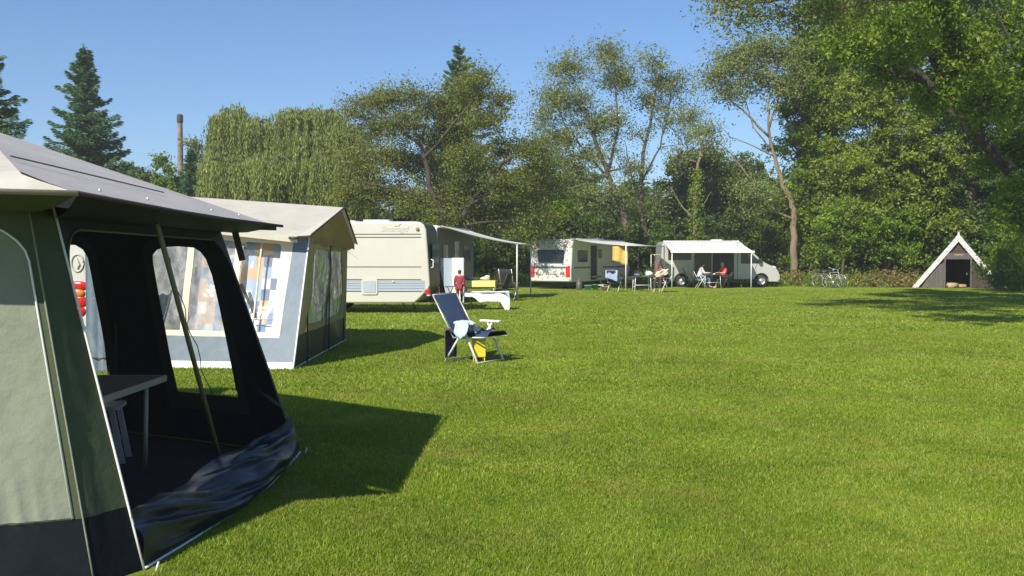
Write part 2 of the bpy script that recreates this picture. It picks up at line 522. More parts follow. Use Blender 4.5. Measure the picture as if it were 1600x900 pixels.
def inside(p, poly):
    x, y = p; c = False; n = len(poly); j = n - 1
    for i in range(n):
        xi, yi = poly[i][:2]; xj, yj = poly[j][:2]
        if (yi > y) != (yj > y) and x < (xj - xi) * (y - yi) / (yj - yi) + xi: c = not c
        j = i
    return c

def tag(o, label=None, cat=None, group=None, kind=None):
    if label: o['label'] = label
    if cat: o['category'] = cat
    if group: o['group'] = group
    if kind: o['kind'] = kind
    return o

def thing(name, label, cat, loc=(0, 0, 0), rz=0, group=None):
    o = bpy.data.objects.new(name, None)
    o.empty_display_size = 0.2
    COL.objects.link(o)
    o.location = loc; o.rotation_euler = (0, 0, rz)
    return tag(o, label, cat, group)

def dup(root, loc, rz, label=None, group=None):
    r = root.copy(); COL.objects.link(r); r.location = loc; r.rotation_euler = (0, 0, rz)
    if label: r['label'] = label
    if group: r['group'] = group
    for ch in list(root.children):
        c = ch.copy(); COL.objects.link(c); c.parent = r
        for g in list(ch.children):
            d = g.copy(); COL.objects.link(d); d.parent = c
    return r

def lerp(a, b, t): return Vector(a) * (1 - t) + Vector(b) * t
def bil(p00, p10, p11, p01):
    return lambda u, v: lerp(lerp(p00, p10, u), lerp(p01, p11, u), v)
def arch(u0, u1, v0, v1, r=0.25, skew=0.0, n=6, rb=0.02):
    """window outline with rounded top corners; skew shifts the top"""
    w = (u1 - u0); pts = [(u0 , v0), (u1, v0)]
    ru = w * r * 1.6; rv = (v1 - v0) * r * 0.8
    for k in range(n + 1):
        a = R(90 * k / n); pts.append((u1 - ru + ru * math.cos(a), v1 - rv + rv * math.sin(a)))
    for k in range(n + 1):
        a = R(90 + 90 * k / n); pts.append((u0 + ru + ru * math.cos(a), v1 - rv + rv * math.sin(a)))
    return [(u + skew * (v - v0) / (v1 - v0), v) for u, v in pts]
# ================================================================== ground
def build_ground():
    m = MB()
    S = 260
    m.add([(-S, -30, 0), (S, -30, 0), (S, 2 * S, 0), (-S, 2 * S, 0)], [(0, 1, 2, 3)], 'lawn')
    o = m.build('ground'); tag(o, kind='structure')
build_ground()

T1POLY = [(-1.80, 4.65), (-1.70, 7.55), (-2.0, 7.75), (-4.9, 9.2), (-8, 9.2), (-8, 3.2), (-4.4, 3.45), (-2.02, 4.42)]

def tri_mesh(name, V, F, mat, kind=None):
    """fast path for large numpy meshes; F has 3 or 4 columns"""
    me = bpy.data.meshes.new(name)
    k = F.shape[1]
    me.vertices.add(len(V)); me.vertices.foreach_set('co', V.astype(np.float32).ravel())
    me.loops.add(F.size); me.loops.foreach_set('vertex_index', F.astype(np.int32).ravel())
    me.polygons.add(len(F)); me.polygons.foreach_set('loop_start', np.arange(0, F.size, k, dtype=np.int32))
    me.polygons.foreach_set('loop_total', np.full(len(F), k, dtype=np.int32))
    me.update(); me.validate()
    me.materials.append(MATS[mat])
    return me

def grass():
    rng = np.random.default_rng(5)
    Vs = []; n_tot = 0
    for (y0, y1, cnt, h, w) in ((3.6, 6.5, 380000, 0.020, 0.0036), (6.5, 11, 340000, 0.022, 0.0055), (11, 20, 260000, 0.024, 0.010), (20, 46, 180000, 0.028, 0.022)):
        # denser towards the near edge
        t = rng.random(cnt); y = y0 * (y1 / y0) ** t
        x = (rng.random(cnt) * 2 - 1) * y * 0.60
        keep = np.ones(cnt, bool)
        # not under the near tent
        poly = T1POLY
        ins = np.zeros(cnt, bool); j = len(poly) - 1
        for i in range(len(poly)):
            xi, yi = poly[i]; xj, yj = poly[j]
            c = ((yi > y) != (yj > y)) & (x < (xj - xi) * (y - yi) / (yj - yi + 1e-9) + xi)
            ins ^= c; j = i
        keep &= ~ins
        x = x[keep]; y = y[keep]; n = len(x)
        patch = 0.75 + 0.5 * (np.sin(x * 2.1 + y * 1.3) * np.sin(y * 3.1 - x * 0.7) * .5 + .5)
        hh = h * (0.45 + 0.9 * rng.random(n)) * patch
        hh[rng.random(n) < 0.012] *= 1.7
        ww = w * (0.6 + 0.7 * rng.random(n))
        a = rng.random(n) * 2 * np.pi
        lean = rng.random(n) * 0.9 + 0.1; b = rng.random(n) * 2 * np.pi
        base = np.stack([x, y, np.zeros(n)], 1)
        side = np.stack([np.cos(a), np.sin(a), np.zeros(n)], 1) * ww[:, None]
        tip = base + np.stack([np.cos(b) * lean * hh, np.sin(b) * lean * hh, hh], 1)
        Vs.append(np.stack([base - side, base + side, tip], 1).reshape(-1, 3))
    V = np.concatenate(Vs); F = np.arange(len(V)).reshape(-1, 3)
    me = tri_mesh('grass', V, F, 'grass_blades')
    o = bpy.data.objects.new('grass', me); COL.objects.link(o)
    tag(o, 'short mown green grass covering the camping field', 'grass', kind='stuff')
grass()

# ================================================================== near awning (tent one)
def ripple(P, amp, fu, fv, nrm=(1, 0, 0), ph=0.0):
    nrm = Vector(nrm)
    def Q(u, v):
        return P(u, v) + nrm * (amp * (math.sin(fu * u * 6.28 + ph + 1.5 * math.sin(fv * v * 6.28)) * .6 + math.sin(fv * v * 6.28 * 1.7 + fu * u * 3.1 + ph) * .4) * min(1, 6 * u, 6 * (1 - u), 6 * v, 6 * (1 - v)))
    return Q

def tent_one():
    t = thing('caravan_awning', 'nearest sage green and navy awning with grey roof, its front rolled down', 'awning', (-3.2, 6.2, 0))
    W = dict(parent=t, world=True)
    C0, C1 = (-2.03, 4.47, 0), (-2.39, 4.60, 1.86)
    N0, N1 = (-5.0, 3.32, 0), (-5.0, 3.75, 1.95)
    A0, A1 = (-1.89, 4.70, 0), (-2.355, 4.76, 1.86)
    B0, B1 = (-1.74, 7.53, 0), (-2.30, 7.30, 1.84)
    D0, D1 = (-2.05, 7.72, 0), (-2.46, 7.44, 1.86)
    F0, F1 = (-4.95, 9.25, 0), (-4.95, 8.9, 1.95)
    # near wall: navy foot, sage cloth, arched opening closed by a sage blind
    P0_ = ripple(bil(N0, C0, C1, N1), 0.030, 4, 1.1, (0, -1, 0), 1.0)
    def P(u, v):
        e = min(1, 10 * (1 - u), 8 * (1 - v))
        s_ = (u - .60) * 2.2 - (.72 - v) * .55          # a slack diagonal fold across the panel
        f = .045 * math.exp(-(s_ / .035) ** 2) - .03 * math.exp(-((s_ - .07) / .05) ** 2)
        g = .010 * math.sin(u * 190 + 2 * math.sin(u * 40)) * math.exp(-((v - .2) / .07) ** 2)   # gathers above the foot band
        return P0_(u, v) + Vector((0, -1, 0)) * ((f * min(1, v * 5) + g) * e + .012 * mnoise.noise(Vector((u * 14, v * 7, 0))) * e)
    h1 = arch(0.60, 0.985, 0.177, 0.955, 0.17)
    h2 = arch(0.10, 0.50, 0.177, 0.955, 0.17)
    MB().cloth(P, [(0, 0), (1, 0), (1, 1), (0, 1)], [h1, h2], [[(0, .175), (1, .175)]], (0.012, 0.02),
               lambda u, v: 'navy_foot' if v < .175 else 'olive_cloth').build('near_wall', **W)
    for h in (h1, h2):
        b = MB().cloth(lambda u, v: P(u, v) + Vector((0.004, 0.012, 0)), h, step=(0.008, 0.02), mat='sage_cloth').build('window_blind', **W)
        e = MB(); e.tube([P(u, v) + Vector((.002, -0.004, 0)) for u, v in h[1:]], 0.006, 'white_trim', 5)
        e.build('piping', parent=b, world=False)
        for vv in e.v: pass
    # fix piping world offset (children of parts share the tent's origin)
    for ch in t.children:
        for g in ch.children:
            for v in g.data.vertices: v.co -= t.location
    # corner facet by the opening
    P = ripple(bil(C0, A0, A1, C1), 0.01, 1, 1, (1, 0, 0))
    MB().cloth(P, [(0, 0), (1, 0), (1, 1), (0, 1)], (), [[(0, .175), (1, .175)]], (0.25, 0.06),
               lambda u, v: 'navy_foot' if v < .175 else 'olive_cloth').build('corner_panel', **W)
    m = MB()
    m.tube([lerp(A0, A1, i / 8) + Vector((.008, 0, 0)) for i in range(9)], 0.0065, 'white_trim', 6)
    m.tube([lerp(C0, C1, i / 8) + Vector((0, -.006, 0)) for i in range(9)], 0.005, 'sage_cloth', 5)
    m.build('seam_piping', **W)
    # header over the opening, with rounded upper corners
    P = bil(A0, B0, B1, A1)
    head = [(0, 1), (0, .78)]
    for k in range(9):
        a = R(180 - 90 * k / 8); head.append((0.004 + 0.09 + 0.09 * math.cos(a), 0.80 + 0.14 * math.sin(a)))
    for k in range(9):
        a = R(90 - 90 * k / 8); head.append((0.985 - 0.10 + 0.10 * math.cos(a), 0.78 + 0.16 * math.sin(a)))
    head += [(0.985, 0.14), (1, 0.10), (1, 1)]
    MB().cloth(P, head, step=(0.05, 0.08), mat='navy_cloth').build('door_header', **W)
    m = MB(); m.tube([P(u, v) + Vector((.004, 0, 0)) for u, v in head[1:12]], 0.006, 'olive_pole', 5); m.build('door_piping', **W)
    # rolled-down front, slumped along the ground
    def S(u, v):
        p = lerp(A0, B0, u)
        bul = math.sin(math.pi * min(1, max(0, u)))
        h = 0.29 - 0.10 * math.sin(u * 3.4) + 0.018 * math.sin(u * 13) + 0.008 * math.sin(u * 31 + 1) - 0.03 * u
        a = v * 1.25
        out = 0.16 * bul * math.sin(math.pi * v ** .8) + 0.10 * bul * (1 - v) + 0.02 * math.sin(u * 23 + v * 5) * v * bul - 0.20 * v * (0.3 + bul)
        fold = 0.022 * math.sin(u * 7 + v * 6) * math.sin(v * 3.14) + 0.010 * abs(math.sin(u * 11 - v * 5)) ** .5 * math.sin(v * 3.14) + 0.007 * math.sin(u * 34 - v * 12) * v
        q = Vector((u * 3.6, v * 1.7, 1.7)); w = math.sin(math.pi * min(1, v * 1.02)) * min(1, 8 * u, 8 * (1 - u))
        crease = (1 - abs(mnoise.noise(q + Vector((v * 3, 0, 0)))) * 2.2) * .050 + (1 - abs(mnoise.noise(q * 2.3 + Vector((v * 5, 3, 0)))) * 2) * .014 + mnoise.noise(q * 6) * .003
        return Vector((p.x + out + fold + (crease - .02) * w, p.y + mnoise.noise(q * 1.7) * .03 * w, 0.004 + h * min(1, a) ** .9 + fold * .5 + (crease - .02) * .6 * w * (v > .15)))
    MB().sheet(S, 220, 40, 'navy_pvc').build('front_flap', **W)
    def S2(u, v):   # second fold lying on top and inwards
        p = lerp(A0, B0, 0.35 + 0.6 * u)
        return Vector((p.x - 0.02 - 0.25 * v + 0.10 * math.sin(3.14 * v) * math.sin(u * 3.14) + .03 * math.sin(u * 15 + v * 4), p.y,
                       0.08 + 0.13 * math.sin(2.2 * v + .4) * (0.55 + .45 * math.sin(u * 3.3)) + 0.014 * math.sin(u * 17 + 6 * v)))
    MB().sheet(S2, 50, 12, 'navy_pvc').build('flap_fold', **W)
    m = MB(); m.tube([S(i / 30, 0) + Vector((.01, 0, .006)) for i in range(31)], 0.008, 'white_trim', 5); m.build('ground_piping', **W)
    # far side: corner facet, then the window wall
    P = bil(B0, D0, D1, B1)
    MB().cloth(P, [(0, 0), (1, 0), (1, 1), (0, 1)], step=(.3, .1), mat='navy_cloth').build('corner_panel', **W)
    Pf = ripple(bil(D0, F0, F1, D1), 0.02, 2, 1, (0, 1, 0))
    w1 = [(0.045, 0.245), (0.265, 0.245), (0.235, 0.60)] + [(0.235 - 0.07 + 0.07 * math.cos(R(a)), 0.72 + 0.17 * math.sin(R(a))) for a in range(0, 91, 15)] + \
         [(0.045 + .045 - 0.03 + 0.045 * math.cos(R(a)), 0.72 + 0.17 * math.sin(R(a))) for a in range(90, 181, 15)]
    w1 = WIN1; w2 = WIN2
    w3 = arch(0.74, 0.95, .245, .885, .3)
    def fr(w, k):
        c = (sum(p[0] for p in w) / len(w), sum(p[1] for p in w) / len(w))
        return [(c[0] + (p[0] - c[0]) * k, c[1] + (p[1] - c[1]) * (1 + (k - 1) * .55)) for p in w]
    f1, f2, f3 = fr(w1, 1.32), fr(w2, 1.35), fr(w3, 1.3)
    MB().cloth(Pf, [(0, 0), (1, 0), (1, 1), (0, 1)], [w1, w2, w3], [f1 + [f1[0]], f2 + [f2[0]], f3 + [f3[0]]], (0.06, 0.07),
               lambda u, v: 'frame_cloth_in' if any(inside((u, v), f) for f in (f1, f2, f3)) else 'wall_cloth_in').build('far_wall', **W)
    for w in (w1, w2, w3):
        MB().cloth(lambda u, v: Pf(u, v) + Vector((0, .006, 0)), w, step=(0.05, 0.06), mat='film_clear').build('window_film', **W)
    # ground sheet
    g = [(-1.95, 4.75), (-1.84, 7.5), (-2.1, 7.65), (-4.85, 9.1), (-4.95, 3.45), (-2.1, 4.5)]
    MB().prism([(x, y, 0.004) for x, y in g], (0, 0, 0.006), 'groundsheet').build('groundsheet', **W)
    # roof
    E = Vector((-1.965, 4.22, 1.89)); K = Vector((-2.20, 4.19, 1.968)); H = Vector((-3.04, 5.5, 2.25)); AP = Vector((-5.0, 7.3, 2.84))
    FF = Vector((-1.86, 7.30, 1.85)); GG = Vector((-5.0, 8.1, 2.87)); NE = Vector((-5.0, 3.32, 1.94))
    def sag(a, b, k, n=6):
        return [lerp(a, b, i / n) - Vector((0, 0, k * math.sin(math.pi * i / n))) for i in range(n + 1)]
    m = MB()
    # main slope: fan of strips between eave (E..FF) and ridge (AP..GG) with slight sag
    low = sag(E, FF, 0.02, 12); 
    hip = [K, lerp(K, H, .5), H, lerp(H, AP, .5), AP]
    def main(u, v):
        e = lerp(E, FF, u) - Vector((0, 0, 0.015 * math.sin(math.pi * u)))
        # left edge follows the hip
        L = v * 4
        i = min(3, int(L)); hp = lerp(hip[i], hip[i + 1], L - i)
        if v < 1e-6: hp = E
        elif v < .06: hp = lerp(E, hp, v / .06)
        rgt = lerp(FF, GG, v)
        p = lerp(hp, rgt, u)
        p.z -= 0.02 * math.sin(math.pi * u) * math.sin(math.pi * v)
        return p
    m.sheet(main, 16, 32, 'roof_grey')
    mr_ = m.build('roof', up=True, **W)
    m = MB()
    hp = [E, K] + hip[1:]
    vv = []; ff = []
    n = 14
    hs = []
    for j in range(n + 1):
        q = j / n * (len(hp) - 1); i = min(len(hp) - 2, int(q)); hs.append(lerp(hp[i], hp[i + 1], q - i))
    def hipf(u, v):
        a = hs[int(round(u * n))]; b = lerp(E, NE, u)
        p = lerp(b, a, v); p.z -= 0.03 * math.sin(math.pi * v) * u
        return p
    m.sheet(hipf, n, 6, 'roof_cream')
    m.build('side_roof', up=True, **W)
    m = MB()
    def farr(u, v): return lerp(lerp(FF, Vector((-5.0, 9.3, 1.95)), u), lerp(FF, GG, u), v)
    m.sheet(farr, 8, 4, 'roof_cream'); m.build('side_roof', up=True, **W)
    # valance under the eaves
    m = MB()
    def val(u, v):
        p = lerp(E, FF, u); w = lerp(A1, B1, u); q = lerp(p, Vector((w.x, w.y, 1.80)), v); q.z -= 0.03 * math.sin(math.pi * v); return q
    m.sheet(val, 12, 4, 'navy_cloth')
    def val2(u, v):
        p = lerp(E, NE, u); w = lerp(C1, N1, u); q = lerp(p, Vector((w.x, w.y, 1.82)), v); q.z -= 0.02 * math.sin(math.pi * v); return q
    m.sheet(val2, 12, 4, 'olive_cloth')
    m.build('valance', **W)
    m = MB()
    m.tube([E + Vector((.0, 0, .0)), lerp(E, FF, .5) - Vector((0, 0, .016)), FF + Vector((0.05, .02, -.005))], 0.012, 'roof_grey', 6)
    m.tube([E, lerp(E, NE, .5) - Vector((0, 0, .012)), NE], 0.014, 'roof_cream', 6)
    m.build('eave_hem', **W)
    m = MB(); m.tube([FF + Vector((.01, 0, -.02)), FF + Vector((-.16, -.05, -.015)), FF + Vector((-.40, -.1, .02))], 0.02, 'dark_pole', 8); m.build('eave_pole', **W)
    m = MB()
    m.tube([(-2.615, 4.86, 2.128), (-2.50, 5.7, 2.085), (-2.43, 6.49, 2.052)], 0.0045, 'dark_pole', 5)
    for u in (0.12, .3, .62, .8):
        p = lerp(E, FF, u); m.ell(p + Vector((-.08, 0, .045)), (.008, .008, .010), 'alu', 8, 6)
    m.build('roof_seam', **W)
    # poles and straps
    MB().tube([(-2.10, 5.5, 1.80), (-2.09, 6.70, 0.01)], 0.017, 'olive_pole', 8).build('support_pole', **W)
    MB().tube([(-3.53, 8.28, 1.9), (-3.56, 8.3, 0.02)], 0.012, 'dark_pole', 8).build('support_pole', **W)
    MB().tube([(-4.75, 4.0, 2.0), (-4.75, 4.0, 0.02)], 0.012, 'dark_pole', 8).build('support_pole', **W)
    MB().box((-2.15, 7.28, 1.72), (.05, .008, .30), 'dark_pole', Matrix.Rotation(R(-14), 3, 'Y')).build('storm_strap', **W)
    pts = [(-2.83 + .018 * math.sin(i * 1.7) + i * .031, 7.55, 1.68 - i * .10) for i in range(13)]
    MB().tube(pts, 0.004, 'dark_pole', 5).build('cord', **W)
    for (x, y) in ((-1.78, 5.6), (-1.70, 7.50), (-1.83, 4.68)):
        MB().tube([(x + .03, y, .05), (x + .0, y, -.05)], .006, 'alu', 6).build('tent_peg', **W)

# window outlines on the far wall (fractions of its width and height)
def far_uv(px, py):
    """where a line of sight meets the far wall plane (used once, to size the windows)"""
    D0, D1 = Vector((-2.05, 7.72, 0)), Vector((-2.46, 7.44, 1.86)); F0, F1 = Vector((-4.95, 9.25, 0)), Vector((-4.95, 8.9, 1.95))
    P = bil(D0, F0, F1, D1)
    tx = (px - 800) / 1450; tz = (402 - py) / 1450
    u, v = .3, .5
    for _ in range(40):
        def r(u, v):
            p = P(u, v); return (p.x / p.y - tx, (p.z - EYE) / p.y - tz)
        a = r(u, v); e = 1e-4; b = r(u + e, v); c = r(u, v + e)
        J = [[(b[0] - a[0]) / e, (c[0] - a[0]) / e], [(b[1] - a[1]) / e, (c[1] - a[1]) / e]]
        d = J[0][0] * J[1][1] - J[0][1] * J[1][0]
        du = (a[0] * J[1][1] - a[1] * J[0][1]) / d; dv = (J[0][0] * a[1] - J[1][0] * a[0]) / d
        u -= du; v -= dv
    return (round(u, 4), round(v, 4))
WIN1 = [far_uv(*p) for p in ((370, 622), (365, 600), (352, 530), (340, 470), (331, 430), (322, 405), (314, 394), (303, 387), (280, 385), (258, 386), (246, 390), (239, 398), (239, 410), (248, 470), (262, 540), (277, 612))]
WIN2 = [far_uv(*p) for p in ((165, 588), (160, 540), (152, 480), (144, 430), (138, 402), (130, 390), (118, 383), (100, 382), (75, 383), (62, 390), (58, 410), (66, 480), (76, 540), (86, 584))]
tent_one()

# ------------------------------------------------------------------ things inside the near awning
def awning_table():
    t = thing('folding_table', 'grey topped folding table standing inside the nearest awning', 'table', (-3.05, 6.45, 0))
    m = MB(); m.box((0, 0, .69), (.84, 1.12, .03), 'table_top'); m.build('table_top', t, bevel=.006)
    m = MB(); m.box((.425, 0, .684), (.012, 1.13, .045), 'table_edge'); m.box((0, -.566, .684), (.86, .012, .045), 'table_edge'); m.box((0, .566, .684), (.86, .012, .045), 'table_edge'); m.box((-.425, 0, .684), (.012, 1.12, .045), 'table_edge')
    m.build('edge_trim', t)
    for sx in (-1, 1):
        for sy in (-1, 1):
            MB().tube([(sx * .34, sy * .40, .675), (sx * .30, sy * .46, .01)], .017, 'table_edge', 8).build('leg', t)
awning_table()
def stool():
    t = thing('stool', 'white plastic stool tucked beyond the table in the nearest awning', 'stool', (-3.22, 7.20, 0), R(12))
    m = MB(); m.rplate((0, 0, .43), (1, 0, 0), (0, 1, 0), .36, .34, .05, .025, 'stool_white'); m.build('seat', t)
    for sx in (-1, 1):
        for sy in (-1, 1):
            MB().box((sx * .155, sy * .13, .215), (.04, .035, .44), 'stool_white', Matrix.Rotation(R(-10 * sx), 3, 'Y')).build('leg', t)
    MB().box((0, -.13, .17), (.30, .02, .03), 'stool_white').build('stretcher', t)
    MB().box((0, .13, .17), (.30, .02, .03), 'stool_white').build('stretcher', t)
stool()

# ================================================================== second awning (cream)
def tent_two():
    t = thing('caravan_awning', 'cream awning with a brown gable and blue grey foot, behind the nearest awning', 'awning', (-4.5, 15.5, 0))
    W = dict(parent=t, world=True)
    S0, S1 = (-5.95, 13.5, 0), (-5.95, 13.9, 2.12)       # south wall, caravan end
    P0, P1 = (-3.13, 13.2, 0), (-3.06, 14.0, 1.90)       # south-east corner
    Q0, Q1 = (-3.22, 17.9, 0), (-3.14, 17.75, 1.86)      # north-east corner
    K0, K1 = (-3.55, 18.5, 0), (-3.35, 18.4, 1.88)
    R0, R1 = (-5.95, 18.6, 0), (-5.95, 18.3, 2.1)
    P = ripple(bil(S0, P0, P1, S1), 0.015, 4, 1.5, (0, -1, 0))
    wins = [arch(0.665, 0.865, .265, .93, .06), arch(.42, .63, .265, .93, .08), arch(.12, .385, .265, .93, .08)]
    def mf(u, v):
        if v < .05: return 'white_trim'
        if v < .225: return 'bluegrey_cloth'
        if u > .905 + .02 * v: return 'bluegrey_cloth'
        return 'cream_cloth'
    MB().cloth(P, [(0, 0), (1, 0), (1, 1), (0, 1)], wins, [[(0, .225), (1, .225)], [(0, .05), (1, .05)], [(.9095, .225), (.925, 1)]], (.05, .07), mf).build('side_wall', **W)
    for i, w in enumerate(wins):
        f = MB().cloth(lambda u, v: P(u, v) + Vector((0, .01, 0)), w, step=(.05, .07), mat='film_clear' if i == 0 else 'film_milky').build('window_film', **W)
    # printed patchwork curtains behind the clear panes
    C = ripple(lambda u, v: P(u, v) + Vector((0, .16, 0)), 0.015, 14, .3, (0, -1, 0))
    MB().cloth(C, [(.655, .25), (.875, .25), (.875, .95), (.655, .95)], step=(.015, .1), mat='patchwork').build('curtain', **W)
    MB().cloth(C, [(.43, .25), (.64, .25), (.64, .95), (.43, .95)], step=(.015, .1), mat='patchwork').build('curtain', **W)
    m = MB(); m.box(C(.745, .42) + Vector((0, -.06, 0)), (.045, .01, .85), 'black_cloth', Matrix.Rotation(R(-24), 3, 'Y')); m.build('strap', **W)
    m = MB(); m.tube([P(.765, .265 + .665 * i / 4) + Vector((0, -.008, 0)) for i in range(5)], .014, 'cream_cloth', 6); m.tube([P(.665 + .2 * i / 4, .36) + Vector((0, -.008, 0)) for i in range(5)], .008, 'cream_cloth', 6)
    m.build('window_bar', **W)
    # east front with see-through panels
    P = ripple(bil(P0, Q0, Q1, P1), 0.03, 3, 1.2, (1, 0, 0))
    ws = [arch(.16, .50, .30, .91, .08), arch(.535, .86, .30, .91, .10)]
    MB().cloth(P, [(0, 0), (1, 0), (1, 1), (0, 1)], ws, [[(0, .24), (1, .24)]], (.05, .07),
               lambda u, v: 'dark_green_pvc' if v < .24 else 'olive_drab').build('front_wall', **W)
    for w in ws:
        MB().cloth(lambda u, v: P(u, v) + Vector((-.008, 0, 0)), w, step=(.05, .07), mat='film_side').build('window_film', **W)
    m = MB(); m.tube([P(.518, i / 10) + Vector((.008, 0, 0)) for i in range(11)], .014, 'dark_pole', 6); m.build('door_zip', **W)
    m = MB(); m.tube([lerp(P0, P1, i / 8) + Vector((.008, -.008, 0)) for i in range(9)], .013, 'white_trim', 6)
    m.tube([P(i / 12, 0) + Vector((.012, 0, .012)) for i in range(13)], .010, 'white_trim', 6)
    m.build('piping', **W)
    P = bil(Q0, K0, K1, Q1)
    MB().cloth(P, [(0, 0), (1, 0), (1, 1), (0, 1)], step=(.2, .1), mat='navy_cloth').build('corner_panel', **W)
    P = bil(K0, R0, R1, K1)
    wn_ = arch(.2, .8, .3, .9, .1)
    MB().cloth(P, [(0, 0), (1, 0), (1, 1), (0, 1)], [wn_], step=(.1, .1), mat='bluegrey_cloth').build('side_wall', **W)
    MB().cloth(P, wn_, step=(.1, .1), mat='film_milky').build('window_film', **W)
    # roof: ridge runs to the caravan, gable over the front
    g1, pk, g2 = Vector((-3.02, 13.95, 1.93)), Vector((-2.86, 15.9, 2.45)), Vector((-3.02, 18.1, 1.86))
    e1 = Vector((-3.17, 13.72, 1.915))
    s2, rg, n2 = Vector((-5.98, 13.55, 2.22)), Vector((-5.98, 16.7, 2.70)), Vector((-5.98, 18.7, 2.12))
    m = MB()
    def sl(a, b, c, d, n, k):
        P = bil(a, b, c, d)
        def Q(u, v):
            p = P(u, v); p.z -= k * math.sin(math.pi * u) * math.sin(math.pi * v) + .012 * math.sin(u * 30 + v * 9) * math.sin(math.pi * v) * math.sin(math.pi * u); return p
        m.sheet(Q, n, 8, 'roof_cream')
    sl(s2, e1, pk, rg, 26, .05)
    m.add([e1, g1, pk], [(0, 1, 2)], 'cream_cloth')
    sl(g2, n2, rg, pk, 20, .04)
    m.build('roof', up=True, **W)
    m = MB()
    def sv(u, v):
        p = lerp(s2, e1, u); return p + Vector((0, .02 * v, -.10 * v))
    m.sheet(sv, 40, 2, 'cream_cloth'); m.build('valance', **W)
    m = MB()
    m.cloth(lambda u, v: lerp(g1, g2, u) * (1 - v) + pk * v if False else (lerp(g1, g2, u) + Vector((-.06, 0, 0))) + (pk - lerp(g1, g2, .49)) * v, [(0, 0), (1, 0), (.49, .97)], step=(.1, .15), mat='brown_cloth')
    m.build('gable', **W)
    m = MB(); m.tube([g1, lerp(g1, pk, .5), pk], .016, 'dark_green_pvc', 6); m.tube([pk, lerp(pk, g2, .5), g2], .016, 'dark_green_pvc', 6)
    m.build('gable_hem', **W)
    m = MB(); 
    def gv(u, v): return lerp(g1, g2, u) + Vector((-.05, 0, -.12 * v - .02 * math.sin(u * 25)* v))
    m.sheet(gv, 30, 2, 'brown_cloth'); m.build('valance', **W)
    m = MB(); m.tube([e1 + Vector((-.12, -.02, -.03)), e1 + Vector((.02, -.03, -.03))], .02, 'dark_pole', 8); m.build('eave_pole', **W)
    for a, b in (((-3.12, 14.1, 0), (-3.1, 14.1, 1.88)), ((-3.2, 17.6, 0), (-3.18, 17.6, 1.85)), ((-3.15, 15.9, 0), (-3.1, 15.9, 2.4))):
        MB().tube([a, b], .013, 'dark_pole', 6).build('frame_pole', **W)
tent_two()

# ================================================================== caravans
def profile_box(m, prof, y0, y1, mat):
    m.prism([(x, y0, z) for x, z in prof], (0, y1 - y0, 0), mat)

def wheel(parent, c, r=.33, w=.19, side=-1, name='wheel'):
    e = bpy.data.objects.new(name, None); COL.objects.link(e); e.parent = parent; e.location = c
    m = MB(); m.lathe([(r * .62, -w / 2), (r * .92, -w / 2), (r, -w * .3), (r, w * .3), (r * .92, w / 2), (r * .62, w / 2), (r * .62, -w / 2)], 'rubber', axis='y', n=28)
    m.build('tyre', e)
    m = MB(); m.lathe([(0.0, side * w * .34), (r * .16, side * w * .36), (r * .2, side * w * .28), (r * .5, side * w * .22), (r * .6, side * w * .42), (r * .64, side * w * .48)], 'rim_metal', axis='y', n=28)
    for k in range(8):
        a = 2 * math.pi * k / 8
        m.ell((math.cos(a) * r * .42, side * w * .27, math.sin(a) * r * .42), (.028, .012, .028), 'rubber', 8, 6)
    m.build('rim', e)
    return e

def text_mesh(name, txt, size, mat, parent, M4, shear=0.0, ext=0.002):
    c = bpy.data.curves.new(name, 'FONT'); c.body = txt; c.size = size; c.shear = shear; c.extrude = ext; c.resolution_u = 3
    o = bpy.data.objects.new('tmp', c); COL.objects.link(o)
    dg = bpy.context.evaluated_depsgraph_get()
    me = bpy.data.meshes.new_from_object(o.evaluated_get(dg))
    bpy.data.objects.remove(o); bpy.data.curves.remove(c)
    me.transform(M4)
    me.materials.clear(); me.materials.append(MATS[mat]); me.name = name
    ob = bpy.data.objects.new(name, me); COL.objects.link(ob); ob.parent = parent
    return ob

